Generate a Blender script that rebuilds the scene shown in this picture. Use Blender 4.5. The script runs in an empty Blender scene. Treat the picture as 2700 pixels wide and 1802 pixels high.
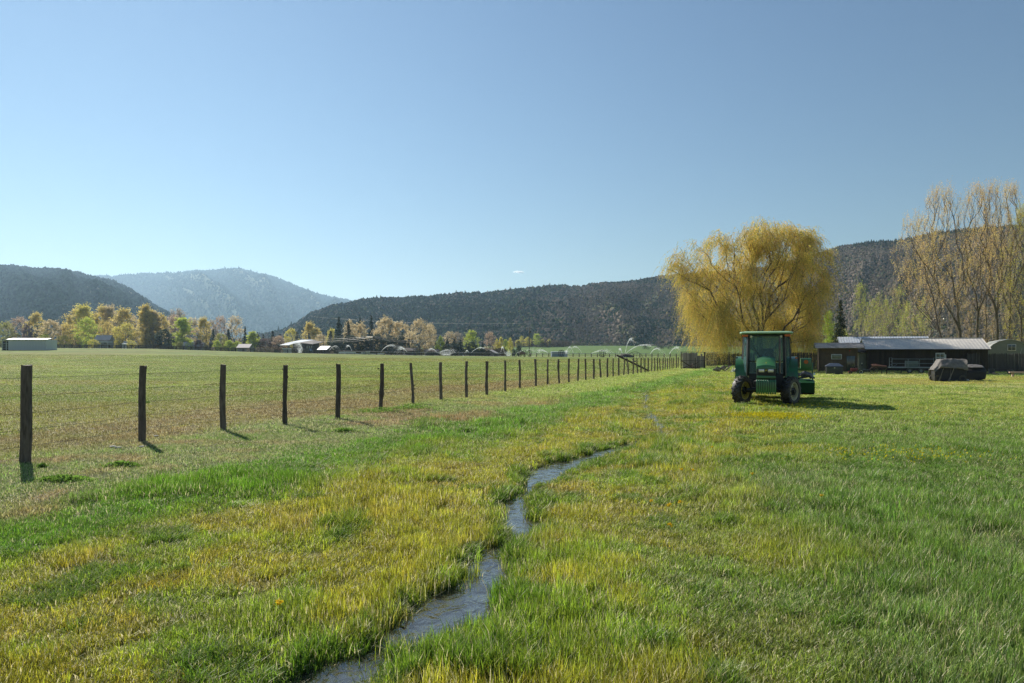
import bpy, bmesh, math, random
import numpy as np
from mathutils import Vector, Matrix, Euler
R = math.radians
sc = bpy.context.scene
COL = sc.collection
rng = np.random.default_rng(7)
random.seed(7)

# ------------------------------------------------------------------ camera
CH = 1.7; F = 1800.0; CX = 1350.0; HY = 930.0
cam_d = bpy.data.cameras.new("camera"); cam = bpy.data.objects.new("camera", cam_d); COL.objects.link(cam)
cam.location = (0, 0, CH); cam.rotation_euler = (R(90), 0, 0)
cam_d.sensor_width = 36; cam_d.lens = 24; cam_d.shift_y = (HY - 901) / 2700
cam_d.clip_start = 0.05; cam_d.clip_end = 40000
sc.camera = cam

# ------------------------------------------------------------------ light
SUN_EL = 35.0
SUN_DIR = Vector((-0.585 * math.cos(R(SUN_EL)), 0.811 * math.cos(R(SUN_EL)), math.sin(R(SUN_EL)))).normalized()
world = bpy.data.worlds.new("World"); sc.world = world; world.use_nodes = True
wn = world.node_tree.nodes; wl = world.node_tree.links
sky = wn.new("ShaderNodeTexSky"); sky.sky_type = 'NISHITA'; sky.sun_disc = False
sky.sun_elevation = R(SUN_EL); sky.sun_rotation = math.atan2(SUN_DIR.x, SUN_DIR.y)
sky.altitude = 1000; sky.air_density = 1.6; sky.dust_density = 0.05; sky.ozone_density = 5.0
bg = wn["Background"]; bg.inputs[1].default_value = 0.056
wl.new(sky.outputs[0], bg.inputs[0])
sun_d = bpy.data.lights.new("sun", 'SUN'); sun_d.energy = 5.0; sun_d.angle = R(0.55); sun_d.color = (1.0, 0.93, 0.82)
sun = bpy.data.objects.new("sun", sun_d); COL.objects.link(sun)
sun.rotation_euler = (-SUN_DIR).to_track_quat('-Z', 'Y').to_euler()
sun.location = (-20, 30, 40)
sc.view_settings.view_transform = 'Standard'; sc.view_settings.look = 'None'
sc.view_settings.exposure = 0.5; sc.view_settings.gamma = 1.0; sc.view_settings.use_curve_mapping = False
sc.cycles.max_bounces = 6; sc.cycles.diffuse_bounces = 3; sc.cycles.glossy_bounces = 3
sc.cycles.transmission_bounces = 5; sc.cycles.transparent_max_bounces = 8; sc.cycles.volume_bounces = 1
sc.cycles.caustics_reflective = False; sc.cycles.caustics_refractive = False
sc.cycles.use_denoising = True; sc.cycles.denoiser = 'OPENIMAGEDENOISE'; sc.cycles.denoising_input_passes = 'RGB_ALBEDO_NORMAL'; sc.cycles.denoising_prefilter = 'NONE'

# ------------------------------------------------------------------ helpers
def smooth(a, b, x):
    t = np.clip((x - a) / (b - a), 0, 1); return t * t * (3 - 2 * t)
def _hash(ix, iy, s):
    n = (ix.astype(np.int64) * 374761393 + iy.astype(np.int64) * 668265263 + s * 1442695041) & 0xffffffff
    n = ((n ^ (n >> 13)) * 1274126177) & 0xffffffff
    return ((n ^ (n >> 16)) & 0xffffff) / float(0xffffff)
def vnoise(x, y, s=0):
    x = np.asarray(x, float); y = np.asarray(y, float)
    ix = np.floor(x); iy = np.floor(y); fx = x - ix; fy = y - iy
    fx = fx * fx * (3 - 2 * fx); fy = fy * fy * (3 - 2 * fy)
    a = _hash(ix, iy, s); b = _hash(ix + 1, iy, s); c = _hash(ix, iy + 1, s); d = _hash(ix + 1, iy + 1, s)
    return (a * (1 - fx) + b * fx) * (1 - fy) + (c * (1 - fx) + d * fx) * fy
def fbm(x, y, s=0, o=4):
    r = 0; a = .5; t = 0
    for k in range(o):
        r = r + a * vnoise(x * 2 ** k, y * 2 ** k, s + k * 17); t += a; a *= .5
    return r / t

def tag(o, label=None, cat=None, group=None, kind=None):
    if label: o['label'] = label
    if cat: o['category'] = cat
    if group: o['group'] = group
    if kind: o['kind'] = kind
    return o
def empty(name, loc, rz=0.0, label=None, cat=None, group=None):
    o = bpy.data.objects.new(name, None); COL.objects.link(o)
    o.location = loc; o.rotation_euler = (0, 0, rz); o.empty_display_size = .2
    return tag(o, label, cat, group)
def link(name, me, mats=None, parent=None, loc=(0, 0, 0), rot=(0, 0, 0), hidden=False):
    o = bpy.data.objects.new(name, me)
    if not hidden: COL.objects.link(o)
    if mats is not None and len(me.materials) == 0:
        for m in (mats if isinstance(mats, (list, tuple)) else [mats]): me.materials.append(m)
    if parent: o.parent = parent
    o.location = loc; o.rotation_euler = rot
    return o
def copy_tree(o, parent=None):
    c = o.copy(); COL.objects.link(c)
    if parent: c.parent = parent
    for ch in list(o.children): copy_tree(ch, c)
    return c
def npmesh(name, parts, smoothf=False):
    """parts: (verts (n,3), faces (m,k), material index, colour (3,) or (n,3))"""
    V = np.concatenate([p[0] for p in parts]).astype(np.float32); off = 0
    idx = []; tot = []; mi = []; colr = []
    for v, f, m, c in parts:
        f = np.asarray(f); idx.append((f + off).ravel()); tot.append(np.full(len(f), f.shape[1])); mi.append(np.full(len(f), m))
        c = np.asarray(c, float); c = np.broadcast_to(c, (len(v), 3)) if c.ndim == 1 else c
        colr.append(c); off += len(v)
    idx = np.concatenate(idx).astype(np.int32); tot = np.concatenate(tot).astype(np.int32); mi = np.concatenate(mi).astype(np.int32)
    me = bpy.data.meshes.new(name); me.vertices.add(len(V)); me.vertices.foreach_set('co', V.ravel())
    me.loops.add(len(idx)); me.loops.foreach_set('vertex_index', idx)
    me.polygons.add(len(tot)); st = np.concatenate([[0], np.cumsum(tot)[:-1]]).astype(np.int32)
    me.polygons.foreach_set('loop_start', st); me.polygons.foreach_set('material_index', mi)
    me.polygons.foreach_set('use_smooth', np.full(len(tot), smoothf))
    me.update(calc_edges=True)
    a = me.color_attributes.new('Col', 'FLOAT_COLOR', 'POINT')
    c4 = np.ones((len(V), 4), np.float32); c4[:, :3] = np.concatenate(colr); a.data.foreach_set('color', c4.ravel())
    return me
def gridfaces(nr, nc):
    i = np.arange(nr - 1)[:, None] * nc + np.arange(nc - 1)[None, :]
    i = i.ravel(); return np.stack([i, i + 1, i + nc + 1, i + nc], 1)
def frames(D):
    D = D / np.maximum(np.linalg.norm(D, axis=1, keepdims=True), 1e-9)
    up = np.where(np.abs(D[:, 2:3]) < .9, np.array([[0, 0, 1.]]), np.array([[1., 0, 0]]))
    a = np.cross(D, up); a /= np.linalg.norm(a, axis=1, keepdims=True); b = np.cross(D, a)
    return a, b
def prisms(A, B, ra, rb, k, col, mi=0):
    n = len(A); a, b = frames(B - A)
    an = np.arange(k) * 2 * np.pi / k
    ring = np.cos(an)[None, :, None] * a[:, None, :] + np.sin(an)[None, :, None] * b[:, None, :]
    V = np.concatenate([A[:, None] + ring * np.asarray(ra)[:, None, None], B[:, None] + ring * np.asarray(rb)[:, None, None]], 1).reshape(-1, 3)
    j = np.arange(k); f = np.stack([j, (j + 1) % k, (j + 1) % k + k, j + k], 1)
    Fc = (np.arange(n)[:, None, None] * 2 * k + f[None]).reshape(-1, 4)
    return (V, Fc, mi, col)
def quads(C, L, W, rg, col, up=None, mi=0):
    """leaf-sized quads, centre C, length L, width W; long axis random or near 'up'"""
    n = len(C); d = rg.normal(size=(n, 3))
    if up is not None: d = d * up[1] + np.array(up[0])[None]
    d /= np.linalg.norm(d, axis=1, keepdims=True)
    e = np.cross(d, rg.normal(size=(n, 3))); e /= np.maximum(np.linalg.norm(e, axis=1, keepdims=True), 1e-9)
    L = np.broadcast_to(L, n)[:, None] * .5; W = np.broadcast_to(W, n)[:, None] * .5
    V = np.stack([C - d * L, C + e * W, C + d * L, C - e * W], 1).reshape(-1, 3)
    Fc = np.arange(4 * n).reshape(n, 4)
    col = np.asarray(col, float)
    if col.ndim == 2 and len(col) == n: col = np.repeat(col, 4, 0)
    return (V, Fc, mi, col)

# ------------------------------------------------------------------ materials
def new_mat(name):
    m = bpy.data.materials.new(name); m.use_nodes = True; m.node_tree.nodes.clear()
    return m, m.node_tree.nodes, m.node_tree.links
def mix_rgb(n, l, fac, a, b, mode='MIX'):
    x = n.new('ShaderNodeMix'); x.data_type = 'RGBA'; x.blend_type = mode
    if hasattr(fac, 'is_linked') or hasattr(fac, 'links'): l.new(fac, x.inputs[0])
    else: x.inputs[0].default_value = fac
    for s, v in ((6, a), (7, b)):
        if hasattr(v, 'links'): l.new(v, x.inputs[s])
        else: x.inputs[s].default_value = (*v, 1)
    return x.outputs[2]
def M(name, c, rough=.6, metal=0.0, c2=None, scale=6.0, stretch=(1, 1, 1), bump=0.0, fac=None, spec=.5, objvar=0.0, coat=0.0):
    m, n, l = new_mat(name)
    out = n.new('ShaderNodeOutputMaterial'); b = n.new('ShaderNodeBsdfPrincipled'); l.new(b.outputs[0], out.inputs[0])
    b.inputs['Roughness'].default_value = rough; b.inputs['Metallic'].default_value = metal
    b.inputs['Specular IOR Level'].default_value = spec; b.inputs['Coat Weight'].default_value = coat
    tc = n.new('ShaderNodeTexCoord'); mp = n.new('ShaderNodeMapping'); mp.inputs['Scale'].default_value = stretch
    l.new(tc.outputs['Object'], mp.inputs[0])
    nz = n.new('ShaderNodeTexNoise'); nz.inputs['Scale'].default_value = scale; nz.inputs['Detail'].default_value = 6; nz.inputs['Roughness'].default_value = .65
    l.new(mp.outputs[0], nz.inputs[0])
    if c2 is None: c2 = tuple(min(1, v * .72) for v in c)
    rp = n.new('ShaderNodeValToRGB'); rp.color_ramp.elements[0].position = .36; rp.color_ramp.elements[1].position = .66
    rp.color_ramp.elements[0].color = (*c2, 1); rp.color_ramp.elements[1].color = (*c, 1)
    l.new(nz.outputs[0], rp.inputs[0]); co = rp.outputs[0]
    if objvar:
        oi = n.new('ShaderNodeObjectInfo'); mr = n.new('ShaderNodeMapRange'); mr.inputs[3].default_value = 1 - objvar; mr.inputs[4].default_value = 1 + objvar
        l.new(oi.outputs['Random'], mr.inputs[0]); hs = n.new('ShaderNodeHueSaturation'); l.new(mr.outputs[0], hs.inputs['Value']); l.new(co, hs.inputs['Color']); co = hs.outputs[0]
    l.new(co, b.inputs['Base Color'])
    if bump:
        bp = n.new('ShaderNodeBump'); bp.inputs['Strength'].default_value = bump; bp.inputs['Distance'].default_value = .02
        l.new(nz.outputs[0], bp.inputs['Height']); l.new(bp.outputs[0], b.inputs['Normal'])
    return m
def foliage_mat(name, transl=.4, gloss=.05, attr_inst=False, rough=.5, base=None):
    m, n, l = new_mat(name); out = n.new('ShaderNodeOutputMaterial')
    at = n.new('ShaderNodeAttribute'); at.attribute_name = 'gcol' if attr_inst else 'Col'
    at.attribute_type = 'INSTANCER' if attr_inst else 'GEOMETRY'
    col = at.outputs['Color']
    if attr_inst:
        a2 = n.new('ShaderNodeAttribute'); a2.attribute_name = 'Col'
        sp = n.new('ShaderNodeSeparateColor'); l.new(a2.outputs['Color'], sp.inputs[0])
        v = n.new('ShaderNodeVectorMath'); v.operation = 'SCALE'; l.new(col, v.inputs[0]); l.new(sp.outputs[0], v.inputs[3])
        col = mix_rgb(n, l, sp.outputs[1], v.outputs[0], (.78, .70, .42))
    else:
        oi = n.new('ShaderNodeObjectInfo'); col = mix_rgb(n, l, 1.0, col, oi.outputs['Color'], 'MULTIPLY')
    d = n.new('ShaderNodeBsdfDiffuse'); t = n.new('ShaderNodeBsdfTranslucent'); g = n.new('ShaderNodeBsdfGlossy'); g.inputs['Roughness'].default_value = rough
    g.inputs['Color'].default_value = (.9, .9, .85, 1)
    l.new(col, d.inputs[0]); l.new(col, t.inputs[0])
    a = n.new('ShaderNodeMixShader'); a.inputs[0].default_value = transl; l.new(d.outputs[0], a.inputs[1]); l.new(t.outputs[0], a.inputs[2])
    s = a.outputs[0]
    if gloss:
        b = n.new('ShaderNodeMixShader'); b.inputs[0].default_value = gloss; l.new(s, b.inputs[1]); l.new(g.outputs[0], b.inputs[2]); s = b.outputs[0]
    l.new(s, out.inputs[0]); return m
def glass_mat(name, c, rough=.05, alpha=.45):
    m, n, l = new_mat(name); out = n.new('ShaderNodeOutputMaterial')
    g = n.new('ShaderNodeBsdfPrincipled'); g.inputs['Base Color'].default_value = (*c, 1); g.inputs['Roughness'].default_value = rough
    g.inputs['Specular IOR Level'].default_value = .8
    t = n.new('ShaderNodeBsdfTransparent'); t.inputs[0].default_value = (.72, .86, .84, 1)
    x = n.new('ShaderNodeMixShader'); x.inputs[0].default_value = alpha; l.new(t.outputs[0], x.inputs[1]); l.new(g.outputs[0], x.inputs[2]); l.new(x.outputs[0], out.inputs[0])
    return m

# ------------------------------------------------------------------ bmesh part builder
class PB:
    def __init__(s): s.bm = bmesh.new()
    def box(s, c, d, bev=0.0, rot=None):
        r = bmesh.ops.create_cube(s.bm, size=1.0); vs = r['verts']
        bmesh.ops.scale(s.bm, vec=d, verts=vs)
        if bev > 0:
            es = list({e for v in vs for e in v.link_edges})
            rr = bmesh.ops.bevel(s.bm, geom=es, offset=bev, segments=2, affect='EDGES', profile=.6)
            vs = list({v for f in rr['faces'] for v in f.verts} | {v for v in vs if v.is_valid})
        if rot is not None: bmesh.ops.rotate(s.bm, cent=(0, 0, 0), matrix=Euler(rot).to_matrix(), verts=vs)
        bmesh.ops.translate(s.bm, vec=c, verts=vs); return s
    def cyl(s, p0, p1, r0, r1=None, n=12, cap=True):
        p0 = Vector(p0); p1 = Vector(p1); r1 = r0 if r1 is None else r1
        d = p1 - p0; q = d.to_track_quat('Z', 'Y').to_matrix()
        a = [s.bm.verts.new(p0 + q @ Vector((r0 * math.cos(t), r0 * math.sin(t), 0))) for t in [2 * math.pi * i / n for i in range(n)]]
        b = [s.bm.verts.new(p1 + q @ Vector((r1 * math.cos(t), r1 * math.sin(t), 0))) for t in [2 * math.pi * i / n for i in range(n)]]
        for i in range(n): s.bm.faces.new((a[i], a[(i + 1) % n], b[(i + 1) % n], b[i]))
        if cap: s.bm.faces.new(a[::-1]); s.bm.faces.new(b)
        return s
    def tube(s, pts, r, n=8, closed=False):
        pts = [Vector(p) for p in pts]; rings = []; m = len(pts)
        rr = r if isinstance(r, (list, tuple)) else [r] * m
        for i, p in enumerate(pts):
            if closed: d = pts[(i + 1) % m] - pts[i - 1]
            else: d = pts[min(i + 1, m - 1)] - pts[max(i - 1, 0)]
            q = d.to_track_quat('Z', 'Y').to_matrix()
            rings.append([s.bm.verts.new(p + q @ Vector((rr[i] * math.cos(t), rr[i] * math.sin(t), 0))) for t in [2 * math.pi * k / n for k in range(n)]])
        for i in range(m if closed else m - 1):
            a, b = rings[i], rings[(i + 1) % m]
            for k in range(n): s.bm.faces.new((a[k], a[(k + 1) % n], b[(k + 1) % n], b[k]))
        if not closed: s.bm.faces.new(rings[0][::-1]); s.bm.faces.new(rings[-1])
        return s
    def lathe(s, prof, c=(0, 0, 0), n=28, closed=True):
        """profile of (x along axle, radius) turned about the X axis"""
        rings = [[s.bm.verts.new((c[0] + x, c[1] + r * math.cos(t), c[2] + r * math.sin(t))) for t in [2 * math.pi * k / n for k in range(n)]] for x, r in prof]
        m = len(rings)
        for i in range(m if closed else m - 1):
            a, b = rings[i], rings[(i + 1) % m]
            for k in range(n): s.bm.faces.new((a[k], b[k], b[(k + 1) % n], a[(k + 1) % n]))
        return s
    def disc(s, x, r, c=(0, 0, 0), n=24, t=.01):
        return s.cyl((c[0] + x - t / 2, c[1], c[2]), (c[0] + x + t / 2, c[1], c[2]), r, n=n)
    def prism(s, poly, axis, a, b):
        def P(u, v, w):
            return {'x': (w, u, v), 'y': (u, w, v), 'z': (u, v, w)}[axis]
        A = [s.bm.verts.new(P(u, v, a)) for u, v in poly]; B = [s.bm.verts.new(P(u, v, b)) for u, v in poly]; n = len(poly)
        for i in range(n): s.bm.faces.new((A[i], A[(i + 1) % n], B[(i + 1) % n], B[i]))
        s.bm.faces.new(A[::-1]); s.bm.faces.new(B); return s
    def loft(s, secs, cap=True):
        rings = [[s.bm.verts.new(p) for p in sec] for sec in secs]; n = len(rings[0])
        for a, b in zip(rings, rings[1:]):
            for i in range(n): s.bm.faces.new((a[i], a[(i + 1) % n], b[(i + 1) % n], b[i]))
        if cap: s.bm.faces.new(rings[0][::-1]); s.bm.faces.new(rings[-1])
        return s
    def mesh(s, name, shade=False):
        bmesh.ops.recalc_face_normals(s.bm, faces=s.bm.faces)
        me = bpy.data.meshes.new(name); s.bm.to_mesh(me); s.bm.free()
        if shade:
            me.shade_smooth(); me.set_sharp_from_angle(angle=R(38))
        return me
    def build(s, name, mat, parent=None, loc=(0, 0, 0), rot=(0, 0, 0), shade=True):
        return link(name, s.mesh(name, shade), mat, parent, loc, rot)

# ------------------------------------------------------------------ geometry-nodes scatter for things nobody could count
def scatter(name, P, rot, scl, col, pick, protos, mats=None, kind='stuff'):
    n = len(P)
    me = bpy.data.meshes.new(name); me.vertices.add(n); me.vertices.foreach_set('co', P.astype(np.float32).ravel())
    a = me.attributes.new('rot', 'FLOAT_VECTOR', 'POINT'); a.data.foreach_set('vector', rot.astype(np.float32).ravel())
    a = me.attributes.new('scl', 'FLOAT_VECTOR', 'POINT'); a.data.foreach_set('vector', scl.astype(np.float32).ravel())
    a = me.attributes.new('pick', 'INT', 'POINT'); a.data.foreach_set('value', pick.astype(np.int32))
    c4 = np.ones((n, 4), np.float32); c4[:, :3] = col
    a = me.attributes.new('gcol', 'FLOAT_COLOR', 'POINT'); a.data.foreach_set('color', c4.ravel())
    o = link(name, me); o['kind'] = kind
    ng = bpy.data.node_groups.new(name, 'GeometryNodeTree')
    ng.interface.new_socket('Geometry', in_out='INPUT', socket_type='NodeSocketGeometry')
    ng.interface.new_socket('Geometry', in_out='OUTPUT', socket_type='NodeSocketGeometry')
    N = ng.nodes; L = ng.links
    gi = N.new('NodeGroupInput'); go = N.new('NodeGroupOutput'); ip = N.new('GeometryNodeInstanceOnPoints')
    jn = N.new('GeometryNodeJoinGeometry')
    for p in reversed(protos):
        oi = N.new('GeometryNodeObjectInfo'); oi.inputs['Object'].default_value = p; oi.inputs['As Instance'].default_value = True
        L.new(oi.outputs['Geometry'], jn.inputs[0])
    def na(nm, t):
        x = N.new('GeometryNodeInputNamedAttribute'); x.data_type = t; x.inputs['Name'].default_value = nm
        return x.outputs['Attribute']
    er = N.new('FunctionNodeEulerToRotation'); L.new(na('rot', 'FLOAT_VECTOR'), er.inputs[0])
    L.new(gi.outputs[0], ip.inputs['Points']); L.new(jn.outputs[0], ip.inputs['Instance'])
    ip.inputs['Pick Instance'].default_value = True
    L.new(na('pick', 'INT'), ip.inputs['Instance Index']); L.new(er.outputs[0], ip.inputs['Rotation']); L.new(na('scl', 'FLOAT_VECTOR'), ip.inputs['Scale'])
    L.new(ip.outputs[0], go.inputs[0])
    md = o.modifiers.new('scatter', 'NODES'); md.node_group = ng
    return o

# ------------------------------------------------------------------ ground shape
PX_POSTS = [(64, 1220, 964), (372, 1165, 965), (588, 1137, 962.5), (752.5, 1120, 963), (892, 1104, 961), (1003, 1083, 959), (1089.5, 1065, 957.5), (1162, 1055.5, 956),
            (1229.5, 1050, 953.5), (1284, 1044, 953), (1333, 1034, 951), (1371, 1026, 950)]
P1 = np.array([-7.45, 10.5]); P2 = np.array([17.4, 72.0]); FD = (P2 - P1) / np.linalg.norm(P2 - P1); FN = np.array([FD[1], -FD[0]])
def sfence(x, y): return (x - P1[0]) * FN[0] + (y - P1[1]) * FN[1]
def afence(x, y): return (x - P1[0]) * FD[0] + (y - P1[1]) * FD[1]
WZ = -0.035
ST = [(1700, 1030, .06), (1706, 1055, .10), (1700, 1070, .08), (1712, 1088, .05), (1718, 1102, .11), (1728, 1115, .05), (1746, 1127, .13), (1735, 1145, .05), (1690, 1165, .06), (1655, 1178, .10),
      (1590, 1197, .16), (1525, 1217, .17), (1470, 1238, .22), (1420, 1268, .21), (1396, 1290, .06), (1375, 1312, .06), (1355, 1335, .12), (1365, 1365, .13), (1385, 1395, .13), (1378, 1425, .07), (1335, 1440, .045),
      (1300, 1455, .09), (1284, 1485, .11), (1290, 1515, .13), (1262, 1550, .13), (1215, 1590, .18), (1180, 1630, .23), (1120, 1672, .19), (1045, 1700, .06), (985, 1730, .05), (925, 1765, .13), (870, 1810, .16), (800, 1900, .2), (700, 2050, .2)]
SP = []
for px, py, w in ST:
    d = (CH - WZ) * F / (py - HY); SP.append(((px - CX) / F * d, d, w * 1.26))
SP = np.array(SP)
def stream_dist(x, y):
    """distance to the brook's centre line divided into (distance, local half width)"""
    best = np.full(np.shape(x), 1e9); bw = np.full(np.shape(x), .1)
    for a, b in zip(SP[:-1], SP[1:]):
        dx, dy = b[0] - a[0], b[1] - a[1]; L2 = dx * dx + dy * dy
        t = np.clip(((x - a[0]) * dx + (y - a[1]) * dy) / L2, 0, 1)
        d = np.hypot(x - a[0] - t * dx, y - a[1] - t * dy)
        w = a[2] + t * (b[2] - a[2]); k = (d - w) < (best - bw)
        best = np.where(k, d, best); bw = np.where(k, w, bw)
    return best, bw
_EX = [-3000, 0, 400, 740, 1100, 1400, 1800, 2700, 6000]; _E1 = [13, 13, 10, -1, -8, -11, -13, -14, -14]; _E2 = [14, 14, 14, 13, 12, 18, 18, 18, 18]
def gz(x, y, micro=True):
    x = np.asarray(x, float); y = np.asarray(y, float)
    px = CX + F * x / np.maximum(y, 8)
    z = -.42 * smooth(1900, 2120, px) * smooth(27, 50, y)
    e = np.interp(px, _EX, _E1); e2 = np.interp(px, _EX, _E2)
    e = e + (e2 - e) * smooth(260, 650, y)
    S = smooth(60, 200, y)
    z = z * (1 - S) + S * (CH + e * y / F)
    if micro:
        s = sfence(x, y)
        sm = .05 * (fbm(x * .45, y * .45, 3, 3) - .5) * smooth(0, 1.5, np.abs(s - 8) - .6) + .05 * np.exp(-((s - .8) / 1.1) ** 2) * (fbm(x * .5, y * .5, 9, 2)) 
        z = z + sm * (1 - smooth(60, 120, y))
        k = (y > 1) & (y < 34) & (s > 2) & (s < 14)
        if np.any(k):
            d, w = stream_dist(np.where(k, x, 0), np.where(k, y, 0))
            w = w * (1 + .5 * (fbm(x * 3.1, y * 3.1, 5, 2) - .5) * 2)
            c = -.13 * (1 - smooth(w * .8, w * 1.2 + .04, d)) - .02 * (1 - smooth(0, .9, d))
            z = z + np.where(k, c, 0)
    return z
def G(px, d, dz=0.0):
    x = (px - CX) / F * d; return Vector((x, d, float(gz(x, d)) + dz))
def GP(px, py, d):
    return Vector(((px - CX) / F * d, d, CH + (HY - py) / F * d))

# colour of whatever grows at a place (albedo)
C_VIV = np.array([.17, .33, .03]); C_YEL = np.array([.42, .42, .04]); C_OCH = np.array([.46, .38, .07]); C_BRN = np.array([.38, .29, .13])
C_FLD = np.array([.19, .26, .04]); C_RED = np.array([.32, .19, .11]); C_DRK = np.array([.19, .32, .05]); C_LAW = np.array([.40, .50, .09]); C_PALE = np.array([.55, .56, .22]); C_DULL = np.array([.25, .34, .09])
def lerp(a, b, t): return a * (1 - t[..., None]) + b * t[..., None]
def gcol(x, y, fine=True):
    s = sfence(x, y); a = afence(x, y)
    n1 = fbm(x * .35, y * .35, 11, 4); n2 = fbm(x * 1.1, y * 1.1, 23, 3); n3 = fbm(x * .09, y * .14, 31, 3)
    st = fbm((x * FN[0] + y * FN[1]) * .5, a * .05, 41, 3)          # streaks along the fence
    c = np.broadcast_to(C_FLD, x.shape + (3,)).copy()
    hz = fbm(x * .035, y * .16, 51, 3)
    c = lerp(c, np.array([.25, .26, .05]), smooth(.42, .66, hz))
    red = .6 * smooth(.53, .68, .55 * st + .45 * n1 + .12 * smooth(-9, -2.5, s) - .0) * smooth(-16, -5, s) * (1 - smooth(45, 60, y))
    c = lerp(c, C_RED, red * .85)
    c = lerp(c, C_LAW * .9, smooth(.55, .7, n1) * (1 - red) * .6)
    # bank along the fence
    b = smooth(-1.2, .2, s + (n1 - .5) * 1.6)
    bank = lerp(np.broadcast_to(C_BRN, c.shape), C_DULL, smooth(.36, .56, n2 * .5 + n1 * .5))
    bank = lerp(bank, C_DRK, smooth(.55, .68, fbm(x * .9, y * .9, 77, 3)) * .8)
    bank = lerp(bank, np.broadcast_to(C_LAW, c.shape), smooth(18, 30, y) * .75)
    c = lerp(c, bank, b)
    wj = (n1 - .5) * 2.2 + (n2 - .5) * .8
    v = smooth(3.1, 3.9, s + wj + .25 * smooth(12, 25, y) * 0); viv = lerp(np.broadcast_to(C_VIV, c.shape), C_DRK * 1.25, smooth(12, 22, y) * .9)
    c = lerp(c, viv, v)
    yel = lerp(np.broadcast_to(C_YEL, c.shape), C_OCH, .55 * smooth(.48, .70, fbm(x * 2.3, y * 2.3, 23, 3) * .6 + n1 * .4)); yel = lerp(yel, C_VIV * 1.2, smooth(.52, .68, fbm(x * 1.3, y * 1.3, 91, 4)) * .6)
    c = lerp(c, yel, smooth(4.6, 6.2, s + wj * 1.2) * (1 - .35 * smooth(25, 45, y)))
    rg_ = smooth(9.0, 11.4, s + wj * 1.4 - 1.2 * smooth(10, 24, y) - .4 * smooth(12, 5, y))
    law = lerp(np.broadcast_to(C_DRK, c.shape), C_LAW, smooth(9, 22, y)[()]); law = lerp(law, C_DULL, smooth(.50, .66, n1) * .7 * (1 - smooth(9, 22, y)))
    law = lerp(law, C_PALE, smooth(.52, .66, fbm(x * .12, y * .4, 61, 3)) * smooth(18, 32, y) * .75)
    law = lerp(law, C_OCH, smooth(.62, .7, n3) * smooth(20, 30, y) * .6)
    c = lerp(c, law, rg_)
    # watering-edge meadow past the field
    far = smooth(280, 420, y); c = lerp(c, np.array([.10, .17, .035]), far)
    d, w = stream_dist(x, y); near = (1 - smooth(.0, .35, d - w)) * (y < 34)
    c = lerp(c, C_VIV * .8, near * .4 * (1 - smooth(11, 15, y)))
    return c * (0.8 + .4 * fbm(x * 3, y * 3, 13, 2))[..., None]
# ------------------------------------------------------------------ ground
def ground_mat():
    m, n, l = new_mat("soil_and_turf"); out = n.new('ShaderNodeOutputMaterial'); b = n.new('ShaderNodeBsdfPrincipled')
    at = n.new('ShaderNodeAttribute'); at.attribute_name = 'Col'; tc = n.new('ShaderNodeTexCoord')
    nz = n.new('ShaderNodeTexNoise'); nz.inputs['Scale'].default_value = 9; nz.inputs['Detail'].default_value = 8; nz.inputs['Roughness'].default_value = .75
    l.new(tc.outputs['Object'], nz.inputs[0])
    mr = n.new('ShaderNodeMapRange'); mr.inputs[1].default_value = .3; mr.inputs[2].default_value = .7; mr.inputs[3].default_value = .55; mr.inputs[4].default_value = 1.4
    l.new(nz.outputs[0], mr.inputs[0]); v = n.new('ShaderNodeVectorMath'); v.operation = 'SCALE'; l.new(at.outputs['Color'], v.inputs[0]); l.new(mr.outputs[0], v.inputs[3])
    l.new(v.outputs[0], b.inputs['Base Color']); b.inputs['Roughness'].default_value = .95; b.inputs['Specular IOR Level'].default_value = .15
    bp = n.new('ShaderNodeBump'); bp.inputs['Strength'].default_value = .8; bp.inputs['Distance'].default_value = .04
    l.new(nz.outputs[0], bp.inputs['Height']); l.new(bp.outputs[0], b.inputs['Normal']); l.new(b.outputs[0], out.inputs[0]); return m
ys = np.concatenate([np.linspace(-30, 2, 24)[:-1], np.geomspace(2, 24, 300)[:-1], np.geomspace(24, 300, 190)[:-1], np.geomspace(300, 7400, 60)])
ss = np.unique(np.concatenate([np.linspace(-1.75, -.3, 130), np.linspace(-.3, .28, 300), np.linspace(.28, 1.75, 130)]))
Y, S_ = np.meshgrid(ys, ss, indexing='ij'); X = S_ * (np.maximum(Y, 2) + 4)
Z = gz(X, Y)
gc = gcol(X, Y)
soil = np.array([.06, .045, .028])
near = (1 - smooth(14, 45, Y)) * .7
gc = lerp(gc, np.broadcast_to(soil, gc.shape), near); gc = gc * (1 - .34 * smooth(70, 150, Y) * (1 - smooth(300, 420, Y)))[..., None]  # ground beyond the tufts darkened to stand for grass self-shadowing
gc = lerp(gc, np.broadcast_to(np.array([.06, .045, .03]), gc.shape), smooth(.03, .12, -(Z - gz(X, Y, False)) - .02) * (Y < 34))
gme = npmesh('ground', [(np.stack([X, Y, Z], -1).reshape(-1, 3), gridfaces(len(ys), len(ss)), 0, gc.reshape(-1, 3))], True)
link('ground', gme, ground_mat())['kind'] = 'structure'

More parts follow.
